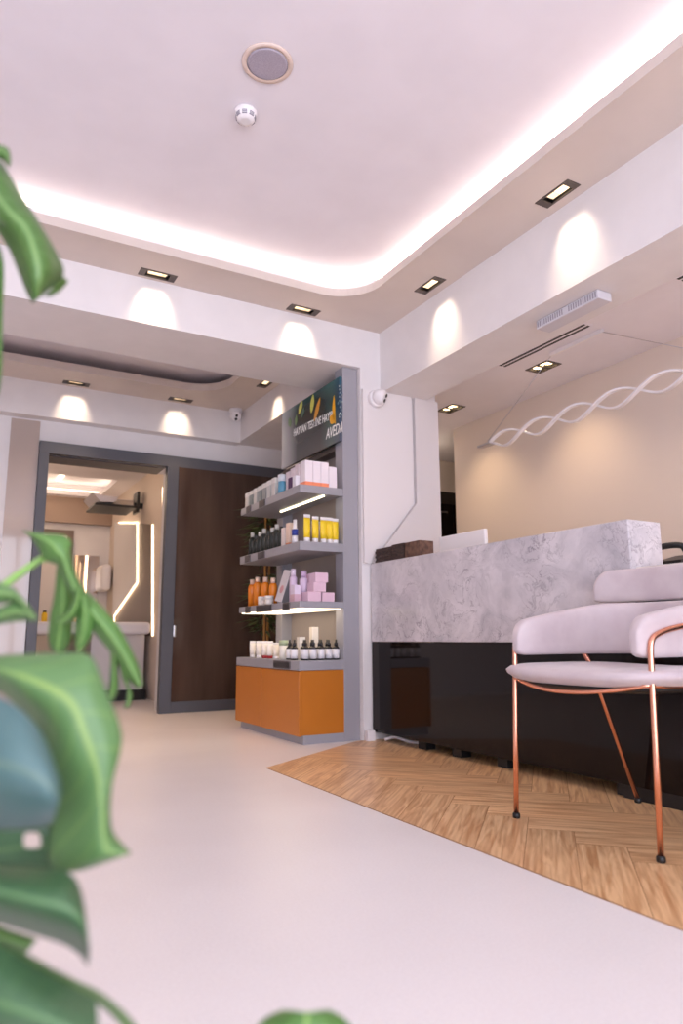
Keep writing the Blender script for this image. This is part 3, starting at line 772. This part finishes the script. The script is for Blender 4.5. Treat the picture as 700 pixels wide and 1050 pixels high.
# ---- products
def col(nm, c, r=.4, _c={}):
    k = (nm, c)
    if k not in _c: _c[k] = mat(nm, c, r)
    return _c[k]
def carton(name, x, y, z, wx, wy, h, c, label, cat, group, bands=()):
    t_ = thing(name, (x,y,z), label, cat, group)
    MB().box(x-wx/2, x+wx/2, y-wy/2, y+wy/2, z+.0005, z+h, .0012).build('carton_body', col('carton', c, .5), t_)
    for (b0, b1, bc) in bands:
        MB().box(x-wx/2-.0006, x+wx/2+.0006, y-wy/2-.0006, y+wy/2+.0006, z+h*b0+.001, z+h*b1).build('band', col('band', bc, .5), t_)
    return t_
def lathe_thing(name, x, y, z, parts, label, cat, group, n=16):
    t_ = thing(name, (x,y,z), label, cat, group)
    for pn_, c, r, prof in parts:
        MB().lathe([(a, z+b_+.0005) for a, b_ in prof], (x,y,0), n).build(pn_, col(pn_, c, r), t_)
    return t_
def tube_thing(x, y, z, h, w, c, label, group):
    t_ = thing('cosmetic_tube', (x,y,z), label, 'tube', group)
    MB().lathe([(w*.42,z+.0005),(w*.42,z+h*.17)], (x,y,0), 16).build('cap', WHITE, t_)
    def oval(rx, ry, zz): return [Vector((x+rx*math.cos(2*PI*k/18), y+ry*math.sin(2*PI*k/18), zz)) for k in range(18)]
    MB().loft([oval(w*.46,w*.4,z+h*.17), oval(w*.5,w*.34,z+h*.45), oval(w*.5,w*.2,z+h*.72), oval(w*.5,w*.07,z+h*.88)]).build('tube_body', col('tube_body', c, .4), t_)
    MB().loft([oval(w*.5,w*.07,z+h*.88), oval(w*.51,w*.03,z+h)]).build('crimp', WHITE, t_)
    return t_
# top shelf
Z = 1.5105
WC = (232,224,230)
for i, (x0_, wd, hh) in enumerate(((1.90,.052,.158),(1.955,.052,.158),(2.01,.052,.158),(2.066,.055,.135))):
    nm = ('first', 'second', 'third', 'shorter fourth')[i]
    carton('product_carton', x0_, 3.838, Z, wd, .07, hh, WC, '%s from the left of the white cartons at the front of the top shelf' % nm, 'carton', 'white cartons at the front of the top shelf', ((0,.16,(238,140,100)),) if i < 3 else ())
for i in range(3):
    carton('product_carton', 1.905, 3.925+.066*i, Z, .06, .055, .155-.01*i, (222,208,214), 'tall pale carton, %s behind the front cartons on the top shelf' % ('first','second','third')[i], 'carton', 'pale cartons along the top shelf')
carton('product_carton', 1.862, 3.965, Z, .03, .05, .075, (72,36,84), 'small dark purple carton on the top shelf edge', 'carton', 'small cartons on the top shelf edge')
carton('product_carton', 1.862, 3.905, Z, .03, .045, .075, (226,222,228), 'small white carton beside the purple one on the top shelf edge', 'carton', 'small cartons on the top shelf edge')
lathe_thing('product_tin', 1.878, 4.14, Z, (('tin_body',(96,158,188),.3,((.03,0),(.03,.085))),('lid',(206,214,222),.3,((.031,.085),(.031,.13)))), 'blue cylindrical tin with pale lid on the top shelf', 'tin', None)
for i in range(7):
    y = 4.235+.078*i
    c = ((206,204,200),(196,196,194),(150,152,150),(128,136,136),(200,198,194),(120,132,132),(204,202,196))[i]
    carton('product_carton', 1.878, y, Z, .05, .058, .128-.003*i, c, '%s grey carton counting back from the blue tin on the top shelf' % ('first','second','third','fourth','fifth','sixth','seventh')[i], 'carton', 'grey cartons along the top shelf', ((.72,.99,(224,222,218)),))
def tag_holder(y, z, w, label, dark=(58,52,54)):
    t_ = thing('price_tag', (SX0-.003, y, z), label, 'price tag', 'price tags on the shelf edges')
    MB().box(SX0-.006, SX0-.0005, y-w/2, y+w/2, z-.045, z+.0, .001).build('tag_frame', col('holder', (104,98,100), .2), t_)
    MB().box(SX0-.0075, SX0-.0061, y-w/2+.006, y+w/2-.006, z-.038, z-.008).build('tag_card', col('tag_card', dark, .5), t_)
tag_holder(4.60, 1.508, .08, 'price tag on the top shelf edge at its far end'); tag_holder(4.36, 1.508, .1, 'price tag on the top shelf edge below the grey cartons')
tag_holder(4.60, 1.16, .1, 'price tag on the second shelf edge at its far end'); tag_holder(4.36, 1.16, .12, 'price tag on the second shelf edge below the dark bottles')
tag_holder(4.58, .809, .09, 'price tag on the third shelf edge below the orange bottles'); tag_holder(4.3, .809, .26, 'long price tag on the third shelf edge below the white jars')
tag_holder(3.96, .809, .1, 'price tag on the third shelf edge below the lilac bottles', (46,42,44)); tag_holder(4.02, .462, .24, 'price tag on the worktop edge below the white bottles', (44,40,42))
# second shelf
Z = 1.1655
for i, (x, sc_) in enumerate(((1.905,1.05),(1.962,1.0),(2.018,1.0),(2.062,1.0),(2.10,.98))):
    tube_thing(x, 3.838, Z, .165*sc_, .044, (240,206,40), 'yellow and white tube, %s from the left in the front row of the second shelf' % ('first','second','third','fourth','fifth')[i], 'yellow tubes on the second shelf')
for i in range(4):
    tube_thing(1.95+.05*i, 3.925, Z, .15, .042, (228,220,220), 'white tube, %s from the left behind the yellow tubes' % ('first','second','third','fourth')[i], 'white tubes behind the yellow tubes')
lathe_thing('pump_bottle', 1.868, 3.93, Z, (('bottle_body',(232,228,230),.35,((.019,0),(.019,.05))),('label_band',(40,60,150),.4,((.0195,.05),(.0195,.09))),('neck',(236,232,232),.35,((.019,.09),(.012,.10),(.011,.15)))), 'white bottle with a blue band near the front of the second shelf', 'bottle', None)
carton('product_carton', 1.88, 4.01, Z, .05, .05, .14, (232,206,186), 'peach and white carton behind the blue banded bottle on the second shelf', 'carton', None, ((0,.1,(226,130,80)),))
carton('product_carton', 1.88, 4.08, Z, .05, .05, .12, (226,214,208), 'plain cream carton before the dark bottles on the second shelf', 'carton', None)
for i in range(8):
    y = 4.155+.07*i; hh = .12+.012*((i*5) % 3)
    lathe_thing('dark_bottle', 1.878, y, Z, (('bottle_body',(42,46,42),.2,((.026,0),(.026,hh-.03),(.012,hh-.015))),('cap',(200,198,192) if i % 3 else (60,62,60),.35,((.013,hh-.015),(.013,hh+.018)))), 'dark green bottle, %s counting back from the cream carton on the second shelf' % ('first','second','third','fourth','fifth','sixth','seventh','eighth')[i], 'bottle', 'dark bottles along the second shelf')
# third shelf
Z = .8115
for i, (y, hh) in enumerate(((4.65,.165),(4.555,.175),(4.42,.165),(4.29,.15))):
    lathe_thing('orange_bottle', 1.885, y, Z, (('bottle_body',(226,128,28),.2,((.027,0),(.028,hh-.03),(.02,hh-.012))),('cap',(226,196,176),.25,((.016,hh-.012),(.016,hh+.022)))), 'orange bottle with clear cap, %s along the third shelf' % ('farthest','second farthest','third farthest','nearest')[i], 'bottle', 'orange bottles on the third shelf')
for i, y in enumerate((4.385, 4.27)):
    lathe_thing('white_jar', 1.85, y, Z, (('jar_body',(226,218,210),.4,((.028,0),(.028,.035))),('lid',(232,226,220),.35,((.029,.035),(.029,.055)))), 'white jar in front of the orange bottles, %s' % ('farther one','nearer one')[i], 'jar', 'white jars on the third shelf', 18)
lf = thing('leaflet', (1.87,4.16,Z), 'leaning white leaflet with a pink circle on the third shelf', 'leaflet')
tl = Matrix.Translation((1.85,4.13,Z+.012)) @ Matrix.Rotation(math.radians(14), 4, 'Y') @ Matrix.Rotation(math.radians(9), 4, 'X')
MB().box(-.0015, .0015, -.055, .055, 0, .205, 0, 0, tl).build('card', col('card', (214,208,212), .5), lf)
q = MB(); q.lathe([(.026,-.0024),(.026,-.0016)], (0,0,0), 24, axis='X'); bmesh.ops.transform(q.bm, matrix=tl @ Matrix.Translation((0,0,.08)), verts=q.bm.verts); q.build('pink_circle', col('pinkc', (206,150,156), .5), lf)
LIL = (214,192,214)
lathe_thing('lilac_bottle', 1.885, 3.985, Z, (('bottle_body',LIL,.4,((.024,0),(.024,.15),(.014,.165))),('cap',(226,210,226),.35,((.015,.165),(.015,.205)))), 'tall lilac bottle beside the leaflet on the third shelf', 'bottle', 'lilac bottles on the third shelf')
lathe_thing('lilac_bottle', 1.93, 3.93, Z, (('bottle_body',LIL,.4,((.026,0),(.026,.14),(.014,.152))),('cap',(190,164,196),.35,((.018,.152),(.018,.19)))), 'lilac bottle with darker cap next to the pink boxes on the third shelf', 'bottle', 'lilac bottles on the third shelf')
carton('product_carton', 1.862, 3.905, Z, .04, .06, .10, (222,208,226), 'pale lilac carton on the third shelf front corner', 'carton', None, ((0,.45,(206,170,182)),))
PK = (222,190,206)
for nm, x, zz, wd, hh in (('lower left',1.937,0,.088,.057),('lower right',2.03,0,.082,.055),('middle',1.972,.0575,.082,.056),('top',1.985,.1140,.086,.058)):
    carton('pink_box', x, 3.842, Z+zz, wd, .09, hh, PK, 'pink box, %s one of the stack at the front of the third shelf' % nm, 'box', 'pink boxes on the third shelf')
for nm, zz in (('lower',0),('middle',.0575),('upper',.114)):
    carton('pink_box', 1.99, 3.95, Z+zz, .09, .08, .056, (206,166,182), '%s pink box in the stack standing behind the front boxes of the third shelf' % nm, 'box', 'pink boxes behind the front stack')
# worktop
Z = .4685
for i, (y, c, h_) in enumerate(((4.60,(230,222,214),.11),(4.49,(230,222,214),.11),(4.39,(232,224,218),.11),(4.305,(232,224,218),.11),(4.21,(228,218,206),.10))):
    t_ = tube_thing(1.875, y, Z, h_, .042, c, 'white tube, %s along the worktop%s' % (('farthest','second farthest','third farthest','fourth farthest','nearest')[i], ' with a red cap' if i in (2,3) else ''), 'white tubes on the worktop')
    if i in (2, 3):
        for ch in t_.children:
            if ch.name.startswith('cap'): ch.data.materials[0] = col('redcap', (170,40,50), .4)
def dropper(x, y, label, h=.118, white=True):
    lathe_thing('dropper_bottle', x, y, Z, (('bottle_body',(34,32,36),.25,((.021,0),(.021,.07),(.010,.082))),('paper_label',(232,230,234),.5,((.0215,.008),(.0215,.064))),('dropper_cap',(28,28,32),.4,((.011,.08),(.011,.098),(.006,.102),(.005,h)))), label, 'bottle', 'dropper bottles on the worktop')
for i, x in enumerate((1.895,1.947,2.0,2.052,2.1)):
    dropper(x, 3.835, 'white labelled dropper bottle, %s from the left in the front row of the worktop' % ('first','second','third','fourth','fifth')[i])
for i, x in enumerate((1.92,1.972,2.025,2.077)):
    dropper(x, 3.905, 'white labelled dropper bottle, %s from the left in the second row of the worktop' % ('first','second','third','fourth')[i])
dropper(1.872, 3.935, 'white labelled dropper bottle at the left corner of the worktop display')
dropper(1.872, 4.0, 'dropper bottle beside the green topped bottle on the worktop')
lathe_thing('green_top_bottle', 1.87, 4.085, Z, (('bottle_body',(230,226,216),.4,((.028,0),(.028,.085))),('lid',(170,184,150),.4,((.029,.085),(.029,.115)))), 'white bottle with pale green top on the worktop', 'bottle', None)
carton('product_carton', 1.957, 4.02, Z, .04, .04, .135, (226,220,212), 'short white carton behind the dropper bottles on the worktop', 'carton', None)
carton('product_carton', 2.035, 4.0, Z, .042, .042, .195, (236,226,212), 'tall white carton rising behind the dropper bottles on the worktop', 'carton', None)

# ------------------------------------------------------------------ bamboo behind the display unit
def bamboo():
    b0 = Vector((2.32,5.45,0))
    e = thing('bamboo_plant', b0, 'dark leafy bamboo standing behind the display unit by the sliding door', 'plant')
    MB().lathe([(.11,0),(.14,.28),(.145,.3),(.13,.3),(.125,.27),(.01,.27)], b0, 24).build('pot', col('pot_dark', (52,46,44), .5), e)
    stems = [(0,0,1.75),(.075,.12,1.6)]
    for dx, dy, h_ in stems:
        q = []; r = []
        for i in range(40):
            u = i/39; q.append(b0+Vector((dx*(1+.3*u), dy, .27+(h_-.27)*u))); r.append(.011-.004*u+(.002 if i % 5 == 0 else 0))
        MB().tube(q, r, 8).build('stem', col('bamboo_stem', (168,120,52), .4), e)
    GL = mat('bamboo_leaf', (72,88,48), .5); rnd = random.Random(3)
    mb = MB()
    for k in range(340):
        dx, dy, h_ = stems[k % 2]; z = rnd.choice([.75,.95,1.05,1.35,1.45,1.55,1.65]) + rnd.uniform(-.09,.09)
        a = rnd.uniform(0, 2*PI); d = Vector((math.cos(a), math.sin(a), rnd.uniform(-.5,.25))).normalized(); ln = rnd.uniform(.11,.2)
        st = b0+Vector((dx,dy,z))+d*rnd.uniform(.02,.1); sd = d.cross(Vector((0,0,1))).normalized()
        if st.y+d.y*ln > 5.86 or st.y + d.y*ln < 4.85: continue
        P_ = [st, st+d*ln*.35+sd*.013, st+d*ln+Vector((0,0,-.02)), st+d*ln*.35-sd*.013]
        vs = [mb.bm.verts.new(p) for p in P_]; mb.bm.faces.new(vs)
    o = mb.build('foliage', GL, e)
    md = o.modifiers.new('s', 'SOLIDIFY'); md.thickness = .0006
bamboo()

# ------------------------------------------------------------------ monstera in the foreground
def leaf_mat(name, c1, c2, cm, trans=.25):
    m = mat(name, c1, .38); t, n, l, b = nt(m)
    uv = n.new('ShaderNodeUVMap'); uv.uv_map = 'UVMap'; sp = n.new('ShaderNodeSeparateXYZ'); l.new(uv.outputs['UV'], sp.inputs[0])
    tc = n.new('ShaderNodeTexCoord'); nz = n.new('ShaderNodeTexNoise'); nz.inputs['Scale'].default_value = 14; nz.inputs['Detail'].default_value = 3
    l.new(tc.outputs['Object'], nz.inputs['Vector'])
    mx = n.new('ShaderNodeMix'); mx.data_type = 'RGBA'; mx.inputs[6].default_value = rgb(*c1); mx.inputs[7].default_value = rgb(*c2); l.new(nz.outputs['Fac'], mx.inputs[0])
    # midrib
    s = n.new('ShaderNodeMath'); s.operation = 'SUBTRACT'; s.inputs[1].default_value = .5; l.new(sp.outputs[0], s.inputs[0])
    ab = n.new('ShaderNodeMath'); ab.operation = 'ABSOLUTE'; l.new(s.outputs[0], ab.inputs[0])
    mr = n.new('ShaderNodeMapRange'); mr.inputs['From Min'].default_value = .012; mr.inputs['From Max'].default_value = .05; mr.inputs['To Min'].default_value = 1; mr.inputs['To Max'].default_value = 0
    l.new(ab.outputs[0], mr.inputs['Value'])
    # side veins
    ad = n.new('ShaderNodeMath'); ad.operation = 'MULTIPLY_ADD'; ad.inputs[1].default_value = -.35; l.new(ab.outputs[0], ad.inputs[0]); l.new(sp.outputs[1], ad.inputs[2])
    ml = n.new('ShaderNodeMath'); ml.operation = 'MULTIPLY'; ml.inputs[1].default_value = 55; l.new(ad.outputs[0], ml.inputs[0])
    sn = n.new('ShaderNodeMath'); sn.operation = 'SINE'; l.new(ml.outputs[0], sn.inputs[0])
    m2 = n.new('ShaderNodeMapRange'); m2.inputs['From Min'].default_value = .9; m2.inputs['From Max'].default_value = 1; m2.inputs['To Max'].default_value = .35; l.new(sn.outputs[0], m2.inputs['Value'])
    mxx = n.new('ShaderNodeMath'); mxx.operation = 'MAXIMUM'; l.new(mr.outputs[0], mxx.inputs[0]); l.new(m2.outputs[0], mxx.inputs[1])
    mc = n.new('ShaderNodeMix'); mc.data_type = 'RGBA'; mc.inputs[7].default_value = rgb(*cm); l.new(mxx.outputs[0], mc.inputs[0]); l.new(mx.outputs[2], mc.inputs[6])
    l.new(mc.outputs[2], b.inputs['Base Color'])
    tr = n.new('ShaderNodeBsdfTranslucent'); l.new(mc.outputs[2], tr.inputs['Color'])
    ms = n.new('ShaderNodeMixShader'); ms.inputs[0].default_value = trans
    out = [x for x in n if x.type == 'OUTPUT_MATERIAL'][0]
    l.new(b.outputs[0], ms.inputs[1]); l.new(tr.outputs[0], ms.inputs[2]); l.new(ms.outputs[0], out.inputs['Surface'])
    return m
LG = leaf_mat('leaf_light', (92,130,74), (104,142,90), (140,170,92), .25)
MG = leaf_mat('leaf_mid', (78,122,58), (98,142,72), (140,176,96), .25)
DG = leaf_mat('leaf_dark', (58,92,58), (76,110,76), (92,128,80), .18)
AG = leaf_mat('leaf_olive', (60,94,36), (82,120,54), (116,150,88), .18)
BG = leaf_mat('leaf_blue', (72,102,102), (82,112,112), (90,116,106), .12)
def patch(mb, rows, n=5, holes=()):
    """rows of control points (x, y, distance) laid across the leaf; a smooth sheet runs through them"""
    G = [catmull([AD(*p) for p in r], n) for r in rows]
    cols = list(zip(*G)); fine = [catmull(list(c), n) for c in cols]
    nu, nv = len(fine), len(fine[0])
    uvl = mb.bm.loops.layers.uv.get('UVMap') or mb.bm.loops.layers.uv.new('UVMap')
    V = [[mb.bm.verts.new(fine[i][j]) for j in range(nv)] for i in range(nu)]
    for i in range(nu-1):
        for j in range(nv-1):
            cc = (fine[i][j]+fine[i+1][j+1])/2
            if any((cc-h_).length < r_ for h_, r_ in holes): continue
            f = mb.bm.faces.new((V[i][j], V[i+1][j], V[i+1][j+1], V[i][j+1])); f.smooth = True
            for lp, (a, b_) in zip(f.loops, ((i,j),(i+1,j),(i+1,j+1),(i,j+1))): lp[uvl].uv = (a/(nu-1), b_/(nv-1))
    return mb
PLANT = thing('monstera_plant', (-.36,.72,0), 'large green monstera plant in the near left corner', 'plant')
def leaf(name, mb, m, label=None):
    o = mb.build(name, m, PLANT)
    md = o.modifiers.new('s', 'SOLIDIFY'); md.thickness = .0009
    if label: o['label'] = label
    return o
def strip(mb, pts, d=.8, n=5, bow=.006):
    """pts: list of (xl, yl, xr, yr[, d])"""
    rows = []
    for p in pts:
        dd_ = p[4] if len(p) > 4 else d
        rows.append([(p[0],p[1],dd_+bow), ((p[0]+p[2])/2,(p[1]+p[3])/2,dd_-bow), (p[2],p[3],dd_+bow)])
    return patch(mb, rows, n)
# A folded leaf at the upper left
mb = MB()
patch(mb, [[(-26,212,.84),(-24,192,.80),(-12,166,.81),(2,166,.85)],
           [(-4,236,.83),(2,224,.785),(12,204,.79),(22,199,.83)],
           [(10,258,.83),(19,243,.78),(33,226,.79),(44,234,.83)],
           [(20,282,.83),(28,270,.775),(45,252,.785),(61,264,.83)],
           [(27,300,.83),(33,292,.775),(50,279,.785),(65,282,.83)],
           [(33,311,.82),(35,309,.785),(42,304,.79),(47,300,.82)]], 5, [(AD(20,243,.783),.0042)])
patch(mb, [[(45,303,.82),(52,297,.822),(63,281,.83)],[(52,303,.83),(58,298,.832),(66,285,.838)],[(60,299,.84),(64,295,.842),(70,288,.845)]], 3)
leaf('leaf', mb, AG, 'folded dark green leaf at the upper left')
mb = strip(MB(), [(-22,150,-10,128),(-6,160,-4,147),(3,164,4,150),(7,168,9,155),(9,172,10.5,166)], .82)
leaf('leaf', mb, AG, 'leaf tip near the top left')
mb = strip(MB(), [(-30,250,-8,238),(-25,280,2,262),(-22,310,3.5,290),(-22,345,2,325),(-20,400,.8,385),(-18,420,-6,418)], .82)
leaf('leaf', mb, MG, 'narrow leaf on the left edge')
# B drooping split leaf
mb = MB()
strip(mb, [(24,543,25,546),(33,552,44,547),(42,566,64,549),(46,574,73,556),(60,580,72,566),(66,596,76,585),(74,612,86,604),(84,632,100,618),(100,652,118,638),(116,672,130,658),(130,694,142,684),(142,706,146,702)], .86, 5, .008)
strip(mb, [(60,574,70,574),(58,590,72,592),(56,610,74,612),(52,632,74,640),(50,650,72,656),(52,664,66,668),(58,668,62,669)], .88)
strip(mb, [(78,604,86,602),(74,618,84,616),(68,628,80,628),(60,635,70,638),(56,637,60,638)], .845)
strip(mb, [(80,610,90,610),(78,632,96,634),(77,648,93,652),(77,660,86,664),(79,667,82,668)], .85)
strip(mb, [(112,660,120,660),(114,676,120,680),(113,696,121,704),(112,706,118,714),(113,717,115,718)], .87)
strip(mb, [(118,660,124,662),(122,680,128,684),(127,698,132,704),(131,706,135,714),(129,722,132,724),(127,724,128,725)], .87)
leaf('leaf', mb, MG, 'drooping split leaf in front of the doorway')
# C leaf at the left edge
mb = MB()
strip(mb, [(-24,588,-24,616),(-8,594,-8,617),(1,599,1,618),(14,604,14,616),(24,615,22,621),(34,628,30,633),(38,634,36,637)], .72)
strip(mb, [(-24,624,-24,642),(-8,624,-8,641),(1,622,1,640),(14,616,14,638),(24,620,26,637),(34,630,36,637)], .722)
leaf('leaf', mb, LG, 'light green leaf at the left edge')
# D large light leaf
mb = MB()
patch(mb, [[(-40,700,.66),(-40,690,.64),(-40,680,.645),(-40,672,.66)],
           [(-6,706,.655),(0,692,.62),(0,682,.625),(0,672,.645)],
           [(20,728,.65),(34,716,.61),(50,686,.62),(60,669,.645)],
           [(40,752,.63),(60,738,.605),(84,702,.615),(92,672,.64)],
           [(44,778,.618),(74,770,.60),(98,735,.61),(108,706,.63)],
           [(48,808,.618),(86,800,.60),(108,770,.605),(123,744,.625)],
           [(52,838,.618),(94,832,.595),(110,806,.60),(124,768,.62)],
           [(50,884,.615),(96,868,.59),(110,838,.597),(115,806,.615)],
           [(76,894,.605),(104,880,.59),(114,864,.595),(115,850,.61)],
           [(126,878,.61),(128,877,.60),(132,876,.60),(134,874,.605)]], 5, [(AD(79,757,.615),.0055),(AD(63,836,.63),.0055)])
leaf('leaf', mb, LG, 'large light green leaf in the foreground')
# E blue-green leaf
mb = MB()
patch(mb, [[(-40,850,.60),(-40,800,.56),(-40,750,.57),(-40,705,.59)],
           [(0,850,.59),(0,805,.545),(0,760,.55),(0,716,.58)],
           [(26,849,.58),(28,812,.54),(26,770,.545),(24,731,.57)],
           [(46,846,.58),(50,820,.54),(50,790,.545),(44,756,.57)],
           [(55,842,.575),(59,826,.55),(61,812,.55),(60,798,.565)]], 6)
leaf('leaf', mb, BG, 'blue green leaf overlapping the light one')
mb = MB()
patch(mb, [[(-34,836,.64),(-34,860,.635),(-34,884,.64),(-34,908,.65)],[(0,838,.635),(0,860,.63),(0,882,.635),(0,906,.645)],
           [(24,840,.635),(24,858,.63),(24,878,.635),(24,902,.645)],[(44,840,.635),(44,858,.63),(46,876,.635),(46,898,.645)],
           [(58,842,.64),(60,856,.635),(62,872,.637),(62,890,.645)],[(66,850,.645),(69,860,.64),(69,870,.64),(67,884,.645)]], 8, [(AD(33,862,.63),.0085)])
leaf('leaf', mb, DG, 'dark leaf with holes behind the blue green one')
# F
mb = MB()
patch(mb, [[(-40,940,.58),(-40,915,.54),(-40,895,.55),(-40,880,.58)],
           [(0,948,.57),(0,925,.53),(0,905,.535),(0,886,.57)],
           [(36,959,.57),(38,935,.525),(40,912,.53),(40,889,.565)],
           [(66,969,.565),(72,945,.525),(72,920,.53),(69,894,.56)],
           [(82,980,.565),(87,962,.53),(88,942,.535),(84,916,.56)],
           [(89,990,.56),(90,988,.55),(91,984,.55),(92,972,.56)]], 6)
leaf('leaf', mb, DG, 'dark green leaf low on the left')
mb = strip(MB(), [(-20,946,-20,968),(0,950,0,970),(18,956,18,976),(30,960,28,976),(38,963,34,968)], .6)
leaf('leaf', mb, MG, 'small leaf piece between two dark leaves')
# G
mb = MB()
patch(mb, [[(-40,1090,.53),(-40,1040,.49),(-40,1000,.50),(-40,955,.53)],
           [(0,1100,.52),(0,1050,.48),(0,1010,.485),(0,968,.52)],
           [(44,1100,.52),(44,1060,.475),(46,1030,.48),(46,996,.515)],
           [(80,1100,.515),(80,1070,.475),(80,1045,.48),(78,1013,.51)],
           [(99,1100,.51),(100,1075,.48),(101,1050,.485),(99,1024,.505)]], 6)
leaf('leaf', mb, DG, 'dark green leaf in the bottom left corner')
mb = strip(MB(), [(-30,958,-30,946),(0,972,0,962),(44,1000,46,988),(78,1018,80,1006),(100,1030,104,1018),(120,1048,130,1040),(140,1075,150,1065)], .535)
leaf('leaf', mb, LG, 'light rim of a leaf in the bottom left corner')
# H
mb = MB()
patch(mb, [[(230,1130,.60),(260,1140,.58),(310,1150,.57),(360,1145,.58),(390,1130,.6)],
           [(250,1085,.59),(280,1085,.565),(312,1085,.56),(345,1085,.565),(378,1085,.59)],
           [(266,1050,.58),(290,1055,.56),(314,1060,.555),(338,1055,.56),(357,1050,.58)],
           [(290,1036.5,.58),(300,1037,.57),(315,1038.5,.565),(328,1037,.57),(338,1036.5,.58)]], 5)
leaf('leaf', mb, MG, 'leaf tip at the bottom edge')
# petioles and pot
base = Vector((-.36,.72,.30)); PET = col('petiole', (128,168,84), .4)
def petiole(end, mid=None, r=.004):
    m_ = mid if mid is not None else (base+end)/2+Vector((-.04,.02,.10))
    q = catmull([base+Vector((random.uniform(-.03,.03),random.uniform(-.03,.03),-.04)), m_, end], 10)
    MB().tube(q, [r*(1.4-.5*i/len(q)) for i in range(len(q))], 8).build('petiole', PET, PLANT)
petiole(AD(46,573,.87), AD(-4,606,.85), .0042)
petiole(AD(-24,196,.80)); petiole(AD(-20,140,.82)); petiole(AD(-28,300,.82)); petiole(AD(-24,605,.72)); petiole(AD(-40,684,.645))
petiole(AD(-40,790,.56)); petiole(AD(-40,900,.55)); petiole(AD(-40,1010,.50)); petiole(AD(250,1120,.585), Vector((-.1,.6,.36))); petiole(AD(-28,870,.63)); petiole(AD(-20,957,.6))
petiole(AD(-30,952,.535))
MB().lathe([(.12,0),(.15,.29),(.16,.30),(.16,.32),(.145,.32),(.14,.28),(.01,.28)], (-.36,.72,0), 32).build('pot', col('pot_white', (214,208,206), .5), PLANT)
MB().lathe([(.138,.281),(.10,.288),(.01,.292)], (-.36,.72,0), 24).build('soil', col('soil', (60,44,34), .9), PLANT)

# ------------------------------------------------------------------ light
sc = bpy.context.scene
w = bpy.data.worlds.new('world'); sc.world = w; w.use_nodes = True
bg = w.node_tree.nodes['Background']; bg.inputs[0].default_value = (.90, .92, 1.08, 1); bg.inputs[1].default_value = 5.6
pl = bpy.data.lights.new('window_portal', 'AREA'); pl.shape = 'RECTANGLE'; pl.size = 4.75; pl.size_y = 2.38; pl.cycles.is_portal = True
po = bpy.data.objects.new('window_portal', pl); C.objects.link(po); po.location = (-.025, YB-.05, 1.31); po.rotation_euler = (math.radians(90), 0, 0)
# bare point lights in the treatment room and the passage, no fittings built
def point(x, y, z, p, c=(1,.8,.6), s=.08):
    L = bpy.data.lights.new('lamp', 'POINT'); L.energy = p; L.color = c; L.shadow_soft_size = s
    o = bpy.data.objects.new('lamp', L); C.objects.link(o); o.location = (x,y,z)
point(.9, 7.2, 2.25, 7, (1,.70,.44)); point(.9, 8.9, 2.3, 6, (1,.74,.5))
point(3.6, 5.2, 2.2, 4)
sc.view_settings.view_transform = 'Standard'; sc.view_settings.look = 'None'; sc.view_settings.gamma = 1; sc.view_settings.exposure = 0.25
sc.view_settings.use_curve_mapping = False
sc.cycles.use_denoising = True
sc.cycles.diffuse_bounces = 6; sc.cycles.max_bounces = 12
sc.cycles.sample_clamp_indirect = 8
